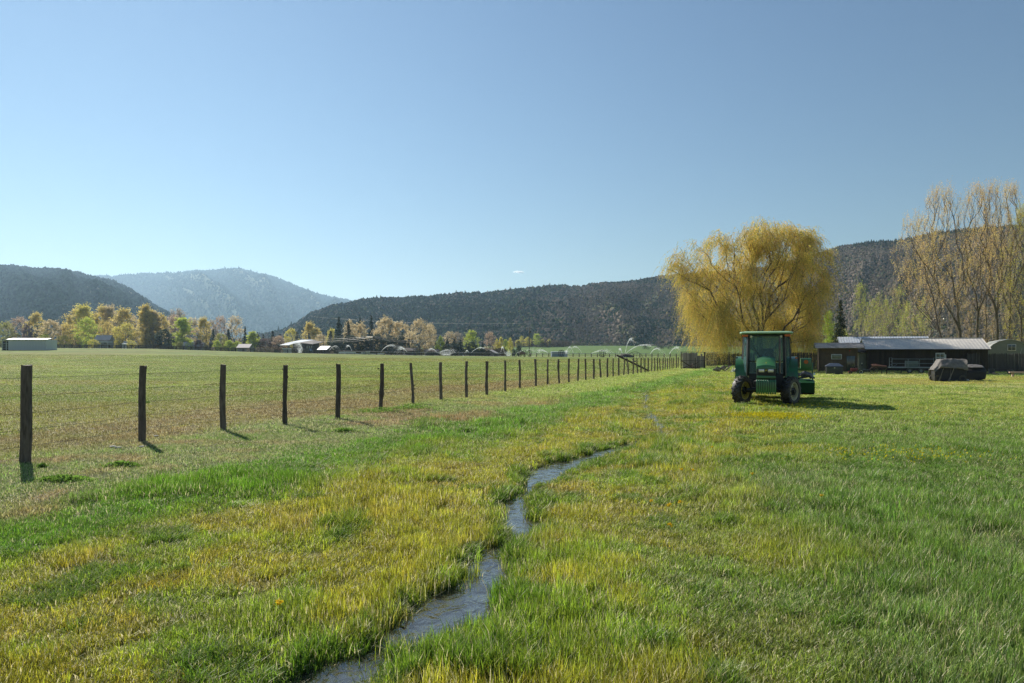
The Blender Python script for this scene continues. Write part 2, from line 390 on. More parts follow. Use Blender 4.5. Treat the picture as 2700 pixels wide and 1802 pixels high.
# ------------------------------------------------------------------ brook
def water_mat():
    m, n, l = new_mat("brook_water"); out = n.new('ShaderNodeOutputMaterial'); b = n.new('ShaderNodeBsdfPrincipled')
    b.inputs['Base Color'].default_value = (.055, .05, .035, 1); b.inputs['Roughness'].default_value = .06; b.inputs['IOR'].default_value = 1.7; b.inputs['Specular IOR Level'].default_value = .9
    tc = n.new('ShaderNodeTexCoord'); nz = n.new('ShaderNodeTexNoise'); nz.inputs['Scale'].default_value = 9; nz.inputs['Detail'].default_value = 3; nz.inputs['Distortion'].default_value = .8
    mp = n.new('ShaderNodeMapping'); mp.inputs['Rotation'].default_value = (0, 0, .3); mp.inputs['Scale'].default_value = (1, .6, 1)
    l.new(tc.outputs['Object'], mp.inputs[0]); l.new(mp.outputs[0], nz.inputs[0])
    bp = n.new('ShaderNodeBump'); bp.inputs['Strength'].default_value = .6; bp.inputs['Distance'].default_value = .035; l.new(nz.outputs[0], bp.inputs['Height']); l.new(bp.outputs[0], b.inputs['Normal'])
    l.new(b.outputs[0], out.inputs[0]); return m
seg = []
for a, b in zip(SP[:-1], SP[1:]):
    for t in np.linspace(0, 1, 9)[:-1]: seg.append(a + (b - a) * t)
seg.append(SP[-1]); seg = np.array(seg); dd = np.gradient(seg[:, :2], axis=0); dd /= np.linalg.norm(dd, axis=1, keepdims=True) + 1e-9
nn = np.stack([-dd[:, 1], dd[:, 0]], 1); cc = np.linspace(-1, 1, 15)
wx = seg[:, None, 0] + nn[:, None, 0] * cc[None] * (seg[:, None, 2] * 1.9 + .09); wy = seg[:, None, 1] + nn[:, None, 1] * cc[None] * (seg[:, None, 2] * 1.9 + .09)
wz = WZ + .012 * (fbm(wx * 9, wy * 6, 71, 2) - .5) * (1 - smooth(9, 20, wy))
link('brook', npmesh('brook', [(np.stack([wx, wy, wz], -1).reshape(-1, 3), gridfaces(len(seg), 15), 0, (1, 1, 1))], True), water_mat())['kind'] = 'structure'

# ------------------------------------------------------------------ grass
def tuft(name, n, rad, h, w, lean, straw, rg, flat=0.0):
    th = rg.uniform(0, 2 * np.pi, n); rr = rad * np.sqrt(rg.uniform(0, 1, n)); bx = rr * np.cos(th); by = rr * np.sin(th)
    hh = h * rg.uniform(.45, 1.15, n); az = rg.uniform(0, 2 * np.pi, n); ln = lean * rg.uniform(.2, 1.3, n) * hh
    dx = np.cos(az); dy = np.sin(az); sx = -dy * w / 2 * rg.uniform(.6, 1.3, n); sy = dx * w / 2 * rg.uniform(.6, 1.3, n)
    isf = rg.uniform(0, 1, n) < flat; hh = np.where(isf, hh * .35, hh); ln = np.where(isf, np.minimum(ln, h * .5) + h * .5, ln)
    V = np.zeros((n, 5, 3))
    V[:, 0] = np.stack([bx - sx, by - sy, np.full(n, -.02)], 1); V[:, 1] = np.stack([bx + sx, by + sy, np.full(n, -.02)], 1)
    mx = bx + dx * ln * .35; my = by + dy * ln * .35
    V[:, 2] = np.stack([mx + sx * .85, my + sy * .85, hh * .6], 1); V[:, 3] = np.stack([mx - sx * .85, my - sy * .85, hh * .6], 1)
    V[:, 4] = np.stack([bx + dx * ln, by + dy * ln, hh * np.where(isf, .8, 1)], 1)
    k = np.arange(n) * 5
    c = np.zeros((n, 3)); c[:, 0] = rg.uniform(.5, 1.5, n); c[:, 1] = (rg.uniform(0, 1, n) < straw) * rg.uniform(.6, 1, n) 
    C = np.repeat(c, 5, 0)
    return link(name, npmesh(name, [(V.reshape(-1, 3), np.stack([k, k + 1, k + 2, k + 3], 1), 0, C), (V.reshape(-1, 3)[:0], np.zeros((0, 3), int), 0, (1, 1, 1))] if False else
        [(V.reshape(-1, 3), np.stack([k, k + 1, k + 2, k + 3], 1), 0, C), (V.reshape(-1, 3).copy(), np.stack([k + 3, k + 2, k + 4], 1), 0, C)]), GRASS, hidden=True)
GRASS = foliage_mat('grass_blades', .55, .035, True, .45)
trg = np.random.default_rng(3)
TUFTS = [tuft('grass_tuft', 46, .11, .10, .0055, .55, .05, trg, .05), tuft('grass_tuft', 46, .12, .085, .0055, .8, .16, trg, .12), tuft('grass_tuft', 40, .13, .075, .006, 1.0, .24, trg, .2),   # lush, mixed, strawy
         tuft('grass_tuft', 80, .085, .17, .006, .5, .06, trg, .0), tuft('grass_tuft', 34, .14, .04, .006, 1.1, .14, trg, .1),                                                          # bank clump, cropped
         tuft('grass_tuft', 9, .13, .075, .007, 1.0, 1.0, trg, .3)]                                                                                                                        # dead straw lying about
def put_grass(name, y0, y1, dens, size, seed, wide=.98):
    rg = np.random.default_rng(seed)
    area = wide * (y1 ** 2 - y0 ** 2) * .86
    n = int(area * dens)
    y = np.sqrt(rg.uniform(y0 ** 2, y1 ** 2, n)); x = rg.uniform(-wide * .86, wide * .86, n) * y
    s = sfence(x, y); d, w = stream_dist(x, y)
    w = w * (1 + .5 * (fbm(x * 3.1, y * 3.1, 5, 2) - .5) * 2)
    inw = (d < w * (.78 + .3 * fbm(x * 7, y * 7, 201, 2))) & (y < 34)
    keep = ~inw | (rg.uniform(0, 1, n) < .03); gap = fbm(x * 4.5, y * 4.5, 303, 3); keep &= ~((rg.uniform(0, 1, n) < .8 * smooth(.40, .30, gap)) & (y < 20))
    c = gcol(x, y); lum = fbm(x * .9, y * .9, 91, 3); n1 = fbm(x * .35, y * .35, 11, 4)
    bare = smooth(.55, .7, c[:, 0] / (c[:, 1] + 1e-6) - .35) 
    u = rg.uniform(0, 1, n)
    pick = np.where(u < .5, 0, 1)
    yel = (s > 5) & (s < 10); pick = np.where(yel, np.where(u < .3, 0, np.where(u < .75, 1, 2)), pick)
    pick = np.where((s > 10), np.where(u < .35, 0, np.where(u < .8, 1, 2)), pick)
    crop = (s < 3.0 + (n1 - .5) * 2); pick = np.where(crop, 4, pick)
    pick = np.where((rg.uniform(0, 1, n) < np.where(yel, .27, .2)) & ~crop, 5, pick)
    pick = np.where((rg.uniform(0, 1, n) < .10) & crop & (s > -8), 5, pick)
    edge = (d - w < .16) & (y < 14) & (rg.uniform(0, 1, n) < .55); pick = np.where(edge, 3, pick)
    clump = (fbm(x * 1.9, y * 1.9, 133, 2) > .66) & (s > 4) & (rg.uniform(0, 1, n) < .5); pick = np.where(clump & (y < 40), 3, pick)
    hs = np.where(crop, .8, .65 + .9 * smooth(.35, .7, fbm(x * .7, y * .7, 17, 3)))
    hs = np.where((s > 10) & (y > 12), hs * .62, hs); hs = np.where(y > 35, hs * .8, hs)
    hs = np.where(edge, .28 + .6 * rg.uniform(0, 1, n) * smooth(.3, .6, fbm(x * 2.2, y * 2.2, 19, 2)), hs)
    hs = np.where(clump & ~edge, hs * .62, hs); hs = np.where((d - w < .55) & (y > 13.5) & (y < 34), hs * .4, hs)
    c = c * rg.uniform(.6, 1.4, (n, 1)) * (1 + rg.normal(0, .06, (n, 3)))
    c = np.where((pick == 3)[:, None], c * .3 + C_VIV * .62, c); c = np.clip(c, .005, .6)
    sc_ = size * rg.uniform(.8, 1.25, n); z = gz(x, y)
    rot = np.stack([rg.normal(0, .1, n), rg.normal(0, .1, n), rg.uniform(0, 6.28, n)], 1)
    scl = np.stack([sc_, sc_, sc_ ** .35 * hs * rg.uniform(.8, 1.2, n)], 1)
    k = keep
    return scatter(name, np.stack([x, y, z], 1)[k], rot[k], scl[k], c[k], pick[k], TUFTS)
GD = 1.0
put_grass('grass', 2.6, 7, 400 * GD, .85, 1)
put_grass('grass', 7, 14, 190 * GD, 1.05, 2)
put_grass('grass', 14, 28, 75 * GD, 1.5, 3)
put_grass('grass', 28, 60, 26 * GD, 2.2, 4)
put_grass('grass', 60, 130, 6 * GD, 3.6, 5)

# weeds, flowers
def quadset(name, Pc, L, W, col, mat, up=None, label=None, kind='stuff', seed=1):
    rg = np.random.default_rng(seed)
    o = link(name, npmesh(name, [quads(Pc, L, W, rg, col, up)]), mat); o['kind'] = kind; return o
LEAF = foliage_mat('leaf', .6, .03)
BARK = M('bark', (.19, .145, .11), .9, c2=(.05, .04, .03), scale=9, stretch=(1, 1, .25), bump=.6)
BARKP = M('pale_bark', (.50, .46, .38), .8, c2=(.22, .19, .15), scale=7, stretch=(1, 1, 3), bump=.3)
NEEDLE = foliage_mat('needles', .12, .02)
PETAL = foliage_mat('yellow_petals', .35, .0)
rg = np.random.default_rng(5)
def weed(cx_px, cy_py, rx, ry, h, n, label):
    d = CH * F / (cy_py - HY); c = G(cx_px, d)
    u = rg.normal(size=(n, 2)) * .42; u = u * (.6 + .9 * fbm(u[:, 0] * 2.5 + cx_px, u[:, 1] * 2.5, 3, 2))[:, None]; P = np.stack([c.x + u[:, 0] * rx, c.y + u[:, 1] * ry, 0 * u[:, 0]], 1)
    P[:, 2] = gz(P[:, 0], P[:, 1]) + h * rg.uniform(.05, 1, n) * (1 - np.minimum(1, (u ** 2).sum(1)) * .8)
    col = np.array([.17, .30, .045]) * rg.uniform(.4, 1.6, (n, 1))
    me = npmesh('broadleaf_weed', [quads(P - np.array(c), rg.uniform(.02, .045, n), rg.uniform(.012, .025, n), rg, col, ((0, 0, .4), 1))])
    o = link('broadleaf_weed', me, LEAF, loc=c); tag(o, label, 'weed', 'leafy weeds on the bank')
weed(320, 1232, .30, .16, .09, 1100, 'bright green leafy weed clump on brown bank right of the nearest fence post shadow')
weed(170, 1272, .42, .18, .09, 1500, 'widest leafy green weed patch on the bank below the nearest fence post')
weed(112, 1236, .10, .08, .07, 600, 'small leafy weed close against the foot of the nearest fence post')
weed(1000, 1090, .9, .35, .16, 1500, 'dark leafy weeds around the foot of the knobbly sixth fence post')
weed(1085, 1082, .8, .35, .17, 1500, 'dark leafy weeds at the foot of the seventh fence post')
weed(905, 1140, .3, .16, .08, 1300, 'small weed tuft on the brown bank below the fifth fence post')
weed(380, 1064, .25, .16, .08, 1300, 'low weed tuft in the grazed field beyond the second fence post')
# yellow flowers: the dense patch before the tractor and loose ones
P = []
for cx, cy, rx, ry, n in ((2020, 1105, 1.15, .55, 1500), (2060, 1112, .8, .5, 500), (1960, 1120, .6, .3, 200), (2180, 1075, 3.5, 1.2, 500), (2350, 1210, 1.6, .8, 350), (1760, 980, 4, 4, 500), (290, 1015, .8, .8, 60), (480, 1012, .6, .5, 25), (2450, 1100, 3, 2, 200), (1900, 1035, 3, 1.5, 300), (1990, 1080, 2.2, .7, 260)):
    d = CH * F / (cy - HY); u = rg.normal(size=(n, 2)) * .5; x = (cx - CX) / F * d + u[:, 0] * rx; y = d + u[:, 1] * ry
    P.append(np.stack([x, y, gz(x, y) + rg.uniform(.07, .15, n)], 1))
P = np.concatenate(P)
o = quadset('yellow_wildflowers', P, .034, .026, np.array([.62, .55, .03]) * rg.uniform(.7, 1.1, (len(P), 1)), PETAL)
for i, (px, py, lb) in enumerate([(1797, 1261, 'left one of a pair of yellow dandelions in the right lawn'), (1826, 1262, 'right one of a pair of yellow dandelions in the right lawn'), (1717, 1350, 'yellow dandelion in ochre grass right of the brook, left of a group of three'), (1763, 1360, 'yellow dandelion in the middle of a group of three right of the brook'),
        (1793, 1352, 'yellow dandelion rightmost in a group of three right of the brook'), (1767, 1415, 'orange dandelion alone in the grass below the group of three'), (1983, 1272, 'yellow dandelion alone in the lawn right of the paired ones'), (2165, 1334, 'lone yellow dandelion furthest right in the dark lawn'), (1878, 1196, 'yellow dandelion in pale lawn below the tractor patch'),
        (735, 1640, 'yellow dandelion low in the foreground left of the brook')]):
    d = CH * F / (py - HY); c = G(px, d, .0); n = 30
    me = npmesh('dandelion', [quads(rg.normal(size=(n, 3)) * np.array([.012, .012, .006]) + np.array([0, 0, .12]), .024, .012, rg, (.75, .52, .03)), prisms(np.array([[0, 0, -.01]]), np.array([[0, 0, .12]]), [.002], [.002], 3, (.1, .2, .03))])
    tag(link('dandelion', me, PETAL, loc=c), lb, 'flower', 'dandelions in the grass')
STONE = M('pale_stone', (.55, .52, .46), .9, c2=(.36, .33, .28), scale=14, bump=.4)
for px, py, w, lb in ((412, 1154, .09, 'pale round stone on the bank just right of the second fence post'), (298, 1182, .10, 'flat pale stone on the brown bank, leftmost of the three'), (312, 1185, .10, 'flat pale stone on the brown bank beside another left of the second post'), (374, 1184, .08, 'small pale stone at the foot of the second fence post')):
    d = CH * F / (py - HY); b = PB(); bmesh.ops.create_icosphere(b.bm, subdivisions=2, radius=.5)
    for v in b.bm.verts: v.co *= 1 + .25 * (random.random() - .5)
    bmesh.ops.scale(b.bm, vec=(w * 1.3, w * .8, w * .35), verts=b.bm.verts)
    o = b.build('stone', STONE, loc=G(px, d, .03)); tag(o, lb, 'stone', 'stones by the second fence post')

# ------------------------------------------------------------------ hills
def blob(name, k, rg, sx=1, sz=1, cone=False):
    bm = bmesh.new()
    if cone: bmesh.ops.create_cone(bm, segments=6, radius1=.5, radius2=.03, depth=1.6, cap_ends=False)
    else: bmesh.ops.create_icosphere(bm, subdivisions=1, radius=.5)
    for v in bm.verts: v.co *= 1 + .35 * (rg.uniform() - .5); v.co.z = v.co.z * sz + (.6 if cone else .25)
    me = bpy.data.meshes.new(name); bm.to_mesh(me); bm.free()
    a = me.color_attributes.new('Col', 'FLOAT_COLOR', 'POINT')
    a.data.foreach_set('color', np.tile([1., 0, 0, 1], len(me.vertices)).astype(np.float32))
    return link(name, me, BRUSH, hidden=True)
BRUSH = foliage_mat('hill_brush', .2, 0, True)
hrg = np.random.default_rng(2)
BL = [blob('brush_clump', 0, hrg, 1, 1.0), blob('brush_clump', 0, hrg, 1, 1.25), blob('conifer_clump', 0, hrg, 1, 1, True)]
def hill_mat(name):
    m, n, l = new_mat(name); out = n.new('ShaderNodeOutputMaterial'); b = n.new('ShaderNodeBsdfDiffuse')
    at = n.new('ShaderNodeAttribute'); at.attribute_name = 'Col'; tc = n.new('ShaderNodeTexCoord')
    nz = n.new('ShaderNodeTexNoise'); nz.inputs['Scale'].default_value = .09; nz.inputs['Detail'].default_value = 8; nz.inputs['Roughness'].default_value = .8
    l.new(tc.outputs['Object'], nz.inputs[0]); mr = n.new('ShaderNodeMapRange'); mr.inputs[1].default_value = .35; mr.inputs[2].default_value = .65; mr.inputs[3].default_value = .45; mr.inputs[4].default_value = 1.5
    l.new(nz.outputs[0], mr.inputs[0]); v = n.new('ShaderNodeVectorMath'); v.operation = 'SCALE'; l.new(at.outputs['Color'], v.inputs[0]); l.new(mr.outputs[0], v.inputs[3])
    l.new(v.outputs[0], b.inputs[0]); l.new(b.outputs[0], out.inputs[0]); return m
HILL = hill_mat('hillside_scrub')
def hill(name, ctrl, Dc, Df, amp, gsc, shear, colf, nsc, brush, seed, pexp=1.0, px0=None, px1=None):
    cx = [c[0] for c in ctrl]; cy = [c[1] for c in ctrl]
    px0 = px0 if px0 is not None else cx[0]; px1 = px1 if px1 is not None else cx[-1]
    def shape(px, t):
        D = (np.interp(px, Df[0], Df[1]) * (1 - t) + np.interp(px, Dc[0], Dc[1]) * t)
        zc = CH + (HY - np.interp(px, cx, cy) + 1.6 * (fbm(px / 14., 0 * px, seed, 3) - .5) * 2) / F * np.interp(px, Dc[0], Dc[1])
        Dfo = np.interp(px, Df[0], Df[1]); xf = (px - CX) / F * Dfo; zf = gz(xf, Dfo, False) - 3
        tt = np.clip(t, 0, 1); pr = tt ** pexp
        z = zf + (zc - zf) * pr
        u = (px + shear * t) / gsc; wv = fbm(u * .9 + 5, t * 2.2, seed + 3, 3)
        rd = 1 - np.abs(2 * vnoise(u + wv * 1.2, t * .9 + 3, seed + 5) - 1); rd2 = 1 - np.abs(2 * vnoise(u * 2.7 + wv, t * 2.2, seed + 8) - 1)
        env = np.sin(np.pi * np.clip(t, 0, 1) ** .8) 
        z = z + (zc - zf) * amp * (np.interp(px, [1500, 1900], [1.2, .75]) if name == 'near_ridge' else 1) * env * ((rd - .5) + .4 * (rd2 - .5)) - np.clip(t - 1, 0, 1) * (zc - zf) * 1.2
        return (px - CX) / F * D, D, z, rd
    nu = int((px1 - px0) / 4) + 1; T = np.concatenate([np.linspace(0, 1, 70), [1.05, 1.15, 1.3]])
    PXg, Tg = np.meshgrid(np.linspace(px0, px1, nu), T, indexing='ij'); x, y, z, rd = shape(PXg, Tg)
    me = npmesh(name, [(np.stack([x, y, z], -1).reshape(-1, 3), gridfaces(nu, len(T))[:, ::-1], 0, colf(PXg, Tg, rd).reshape(-1, 3))], True)
    link(name, me, HILL)['kind'] = 'structure'
    rg = np.random.default_rng(seed); n = brush['n']; px = rg.uniform(px0, px1, n); t = rg.uniform(0, 1.02, n) ** .9
    x, y, z, rd = shape(px, t); dens = brush['dens'](px, t, rd); k = rg.uniform(0, 1, n) < dens
    px, t, x, y, z, rd = [a[k] for a in (px, t, x, y, z, rd)]; n = len(px)
    col = brush['col'](px, t, rd, rg); s = brush['size'](px, t) * rg.uniform(.6, 1.4, n)
    pick = np.where(rg.uniform(0, 1, n) < brush['cone'](px, t), 2, rg.integers(0, 2, n))
    rot = np.stack([0 * px, 0 * px, rg.uniform(0, 6.28, n)], 1)
    scatter('hillside_brush', np.stack([x, y, z], 1), rot, np.stack([s, s, s * rg.uniform(.8, 1.2, n)], 1), col, pick, BL)
    return shape
c3 = lambda *a: np.array(a)
# far mountain
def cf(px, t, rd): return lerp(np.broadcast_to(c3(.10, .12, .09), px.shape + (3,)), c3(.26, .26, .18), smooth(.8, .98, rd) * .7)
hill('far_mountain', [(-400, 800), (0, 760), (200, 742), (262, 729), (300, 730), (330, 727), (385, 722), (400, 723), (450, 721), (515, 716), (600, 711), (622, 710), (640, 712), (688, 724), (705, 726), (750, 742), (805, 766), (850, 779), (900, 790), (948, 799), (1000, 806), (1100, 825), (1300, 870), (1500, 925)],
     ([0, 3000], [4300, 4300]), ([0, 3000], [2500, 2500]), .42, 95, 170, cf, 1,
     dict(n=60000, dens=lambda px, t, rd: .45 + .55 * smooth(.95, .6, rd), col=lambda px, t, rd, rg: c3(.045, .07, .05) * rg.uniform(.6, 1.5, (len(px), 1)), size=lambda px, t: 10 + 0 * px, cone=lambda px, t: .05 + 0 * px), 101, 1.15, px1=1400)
# left hill
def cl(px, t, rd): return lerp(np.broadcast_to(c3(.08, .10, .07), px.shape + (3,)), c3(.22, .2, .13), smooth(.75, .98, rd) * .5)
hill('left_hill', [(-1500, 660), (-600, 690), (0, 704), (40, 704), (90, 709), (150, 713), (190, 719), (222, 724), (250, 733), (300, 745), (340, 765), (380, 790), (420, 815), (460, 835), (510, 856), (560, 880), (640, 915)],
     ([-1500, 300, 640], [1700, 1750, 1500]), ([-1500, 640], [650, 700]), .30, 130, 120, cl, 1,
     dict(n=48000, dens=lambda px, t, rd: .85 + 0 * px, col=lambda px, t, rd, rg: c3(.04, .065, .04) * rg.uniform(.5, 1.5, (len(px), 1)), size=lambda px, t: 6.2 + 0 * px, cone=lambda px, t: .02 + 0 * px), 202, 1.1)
# near ridge with the right hand hill
def cn(px, t, rd):
    g = fbm(px / 60., t * 8, 12, 4)
    c = lerp(np.broadcast_to(c3(.17, .135, .105), px.shape + (3,)), c3(.12, .125, .07), smooth(.5, .62, g))
    return lerp(c, c3(.11, .12, .09), (1 - smooth(1250, 1500, px)) * .7)
RC = [(560, 925), (740, 880), (770, 866), (800, 848), (827, 831), (870, 817), (919, 806), (960, 797), (1000, 794), (1069, 792), (1150, 787), (1200, 781), (1264, 781), (1320, 776), (1380, 768), (1437, 763), (1480, 761), (1530, 758), (1590, 748), (1665, 742), (1740, 730), (1775, 726),
      (1850, 722), (1960, 712), (2050, 700), (2120, 680), (2185, 661), (2220, 650), (2280, 641), (2340, 638), (2380, 634), (2420, 625), (2480, 614), (2550, 606), (2700, 596), (3000, 580), (3900, 560)]
def nd(px, t, rd):
    g = fbm(px / 45., t * 7, 33, 3); lft = 1 - smooth(1300, 1620, px)
    return np.clip(.75 + .25 * lft + .7 * smooth(.5, .64, g) * (1 - smooth(2000, 2200, px)), 0, 1)
def nc(px, t, rd, rg):
    g = fbm(px / 45., t * 7, 33, 3); dk = np.clip((1 - smooth(1300, 1560, px)) * .85 + smooth(.52, .66, g) * .8 * (1 - smooth(2000, 2200, px)), 0, 1)
    topc = smooth(.88, .97, t) * (px > 2250); dk = np.maximum(dk, topc * .9)
    dk = np.where(rg.uniform(0, 1, len(px)) < .1 + .8 * dk, 1., .0)
    c = lerp(c3(.21, .17, .13) * rg.uniform(.65, 1.3, (len(px), 1)), c3(.04, .06, .035) * rg.uniform(.5, 1.6, (len(px), 1)), dk)
    c = c * (.55 + .9 * fbm(px / 38., t * 9, 71, 3))[:, None]
    return np.where((rg.uniform(0, 1, len(px)) < .05)[:, None], c3(.13, .15, .06), c)
RIDGE = hill('near_ridge', RC, ([500, 1500, 2000, 2600, 3900], [1050, 1150, 1050, 900, 800]), ([500, 1300, 2000, 2600, 3900], [640, 680, 560, 420, 400]), .20, 150, -110, cn, 1,
     dict(n=135000, dens=nd, col=nc, size=lambda px, t: np.where(px < 1500, 4.4, 2.3) + np.where(t > .9, 1.5, 0) * (px < 1600), cone=lambda px, t: np.where((px > 2250) & (t > .9), .6, .012)), 303, 1.0)
# small far cloud
b = PB()
for i in range(16):
    r = bmesh.ops.create_icosphere(b.bm, subdivisions=2, radius=1); u = random.uniform(-1, 1)
    bmesh.ops.scale(b.bm, vec=(28, 24, 13 * (1 - .5 * abs(u))), verts=r['verts']); bmesh.ops.translate(b.bm, vec=(u * 44, random.uniform(-20, 20), random.uniform(-4, 10) * (1 - abs(u))), verts=r['verts'])
cm, n_, l_ = new_mat('cloud_white'); o_ = n_.new('ShaderNodeOutputMaterial'); pc = n_.new('ShaderNodeVolumePrincipled'); pc.inputs['Color'].default_value = (1, 1, 1, 1); pc.inputs['Density'].default_value = .05; pc.inputs['Anisotropy'].default_value = .55; l_.new(pc.outputs[0], o_.inputs['Volume'])
b.build('cloud', cm, loc=(17 / F * 8000, 8000, CH + 212 / F * 8000))['kind'] = 'structure'
# haze: one closed box of even pale air round the whole scene
hm, n_, l_ = new_mat('haze_air'); o_ = n_.new('ShaderNodeOutputMaterial'); pv = n_.new('ShaderNodeVolumePrincipled')
pv.inputs['Color'].default_value = (.52, .76, 1.0, 1); pv.inputs['Density'].default_value = HAZE = 1.15e-4; pv.inputs['Anisotropy'].default_value = .45
l_.new(pv.outputs[0], o_.inputs['Volume'])
PB().box((0, 3700, 300), (26000, 7600, 620)).build('haze', hm, shade=False)['kind'] = 'stuff'
# ------------------------------------------------------------------ trees
def grow(base, att, alpha=.5, up=0.0, seg=1.0, bow=.35, jit=.05, rg=None, steep=0.0):
    P = np.zeros((len(att) * 12 + 10, 3)); P[0] = base; par = [-1]; L = np.zeros(len(P)); D = np.zeros((len(P), 3)); D[0] = (0, 0, 1); n = 1
    order = np.argsort(np.linalg.norm(att - base, axis=1) + 0)
    for p in att[order]:
        d = p - P[:n]; dist = np.linalg.norm(d, axis=1)
        cost = dist + alpha * L[:n] + up * np.maximum(0, -d[:, 2]) - .25 * (d * D[:n]).sum(1) + (steep * np.maximum(0, np.hypot(d[:, 0], d[:, 1]) * 1.5 - d[:, 2]) if steep else 0)
        j = int(np.argmin(cost)); k = max(1, int(dist[j] / seg)); a = P[j].copy(); c = a + D[j] * dist[j] * bow; q = j
        for i in range(1, k + 1):
            if n >= len(P): break
            t = i / k; x = (1 - t) ** 2 * a + 2 * t * (1 - t) * c + t * t * p
            if i < k: x = x + rg.normal(0, jit * seg, 3)
            P[n] = x; par.append(q); L[n] = L[q] + np.linalg.norm(x - P[q]); v = x - P[q]; D[n] = v / (np.linalg.norm(v) + 1e-9); q = n; n += 1
    return P[:n], np.array(par), D[:n], L[:n]
def radii(par, r0, pw=2.3):
    n = len(par); r = np.zeros(n); acc = np.zeros(n)
    for i in range(n - 1, 0, -1):
        if acc[i] == 0: acc[i] = r0 ** pw
        r[i] = acc[i] ** (1 / pw); acc[par[i]] += acc[i]
    r[0] = acc[0] ** (1 / pw); return r
def wood(P, par, r, cut=0.0, flare=1.0, k=6):
    idx = np.arange(1, len(P)); idx = idx[r[idx] > cut]; pr = par[idx]
    ra = np.minimum(r[pr], r[idx] * 1.3); ra = np.where(pr == 0, ra * flare, ra)
    big = r[idx] > .05; out = []
    for m, kk in ((big, k), (~big, 3)):
        if m.any(): out.append(prisms(P[pr[m]], P[idx[m]] + (P[idx[m]] - P[pr[m]]) * .06, ra[m], r[idx[m]], kk, (1, 1, 1)))
    return out
def ell(rg, n, c, r, shell=.5):
    d = rg.normal(size=(n, 3)); d /= np.linalg.norm(d, axis=1, keepdims=True); q = rg.uniform(0, 1, n) ** (1 / 3.) * (1 - shell) + shell * rg.uniform(.85, 1, n)
    return np.array(c) + d * q[:, None] * np.array(r)
def ribbons(S, Dv, L, w, rg, col, droop=0., nseg=3):
    """thin hanging or rising twigs: start S, direction Dv, length L"""
    n = len(S); t = np.linspace(0, 1, nseg + 1); side = np.cross(Dv, rg.normal(size=(n, 3))); side /= np.linalg.norm(side, axis=1, keepdims=True) + 1e-9
    pts = S[:, None] + Dv[:, None] * (L[:, None] * t)[..., None] + np.array([0, 0, -1.])[None, None] * (droop * L[:, None] * t ** 2)[..., None]
    ww = (w * .5 * (1 - .7 * t))[None, :, None]
    V = np.stack([pts - side[:, None] * ww, pts + side[:, None] * ww], 2).reshape(n, -1, 3)
    m = (nseg + 1) * 2; i = np.arange(nseg) * 2; f = np.stack([i, i + 1, i + 3, i + 2], 1)
    Fc = (np.arange(n)[:, None, None] * m + f[None]).reshape(-1, 4); col = np.asarray(col, float)
    if col.ndim == 2: col = np.repeat(col, m, 0)
    return (V.reshape(-1, 3), Fc, 0, col), pts
def tree_obj(name, loc, trunk_parts, crown_parts, label, cat='tree', group=None, bark=None, leaf=None, hidden=False, crown='crown'):
    e = empty(name, loc, 0, label, cat, group)
    link('trunk', npmesh('trunk', trunk_parts, True), bark or BARK, e)
    link(crown, npmesh('crown', crown_parts), leaf or LEAF, e)
    return e
def vary(rg, n, cols, wts, s=.2):
    k = rg.choice(len(cols), n, p=np.array(wts) / sum(wts)); return np.array(cols)[k] * rg.uniform(1 - s, 1 + s, (n, 1))

# --- the big willow behind the tractor
rg = np.random.default_rng(21)
DW = 84.0; s_ = DW / F
wb = G(2008, DW); 
def wp(px, py, dy=0): return np.array([(px - CX) * s_ - wb.x, dy, CH + (HY - py) * s_ - wb.z])
lobes = [((2075, 664), (92, 62), 5.5, 300), ((1965, 695), (85, 72), 5.5, 290), ((2112, 720), (66, 80), 5, 190), ((1828, 690), (42, 40), 3, 90), ((1868, 765), (66, 58), 4.5, 150), ((1950, 800), (110, 70), 6, 200),
         ((2095, 800), (66, 70), 5.5, 190), ((2040, 622), (92, 26), 4, 150), ((1900, 650), (26, 26), 2.0, 30), ((1770, 700), (20, 26), 1.5, 20), ((2160, 735), (22, 40), 2, 40), ((1885, 850), (46, 50), 4.5, 100), ((2095, 868), (46, 40), 4.5, 80), ((1955, 880), (60, 40), 5, 60), ((2145, 655), (38, 42), 3, 60)]
att = []
for c, r, dp, n in lobes:
    k = max(4, n // 6); cen = ell(rg, k, wp(c[0], c[1], rg.uniform(-1, 1)), (r[0] * s_, dp, r[1] * s_), .6); att.append(cen[rg.integers(0, k, n)] + rg.normal(0, .52, (n, 3)))
att = np.concatenate(att)
# several stout stems rise from the base
stems = []
for (ax, ay), (bx, by), (cx, cy), dy in (((1960, 905), (1945, 830), (1925, 760), -1.5), ((1975, 880), (1985, 800), (1990, 690), .5), ((2022, 880), (2018, 790), (2035, 690), 0), ((2030, 860), (2065, 790), (2090, 700), 1), ((1995, 870), (1995, 780), (1975, 720), -1), ((2040, 850), (2075, 740), (2110, 650), -2)):
    stems += [wp(ax, ay, dy * .3), wp(bx, by, dy), wp(cx, cy, dy * 1.5)]
att = np.concatenate([np.array(stems), att])
P, par, D, L = grow(np.array([0, 0, -.2]), att, .45, 1.2, 1.0, .35, .10, rg); r = radii(par, .016, 2.08); r = np.minimum(r, .5)
tips = np.where(r < .05)[0]; tips = tips[P[tips, 2] > 3]
n = 21000; S = P[rg.choice(tips, n)] + rg.normal(0, .3, (n, 3)); kk = ~((np.abs(S[:, 0] - .3) < 3.2) & (S[:, 1] < -.5) & (S[:, 2] < 9) & (rg.uniform(0, 1, n) < .75)); S = S[kk]; n = len(S); hgt = (S[:, 2] - 2) / 14
cx_ = wp(2010, 700)[0]; out = (S[:, :2] - np.array([cx_, 0])); out /= np.linalg.norm(out, axis=1, keepdims=True) + 1e-6
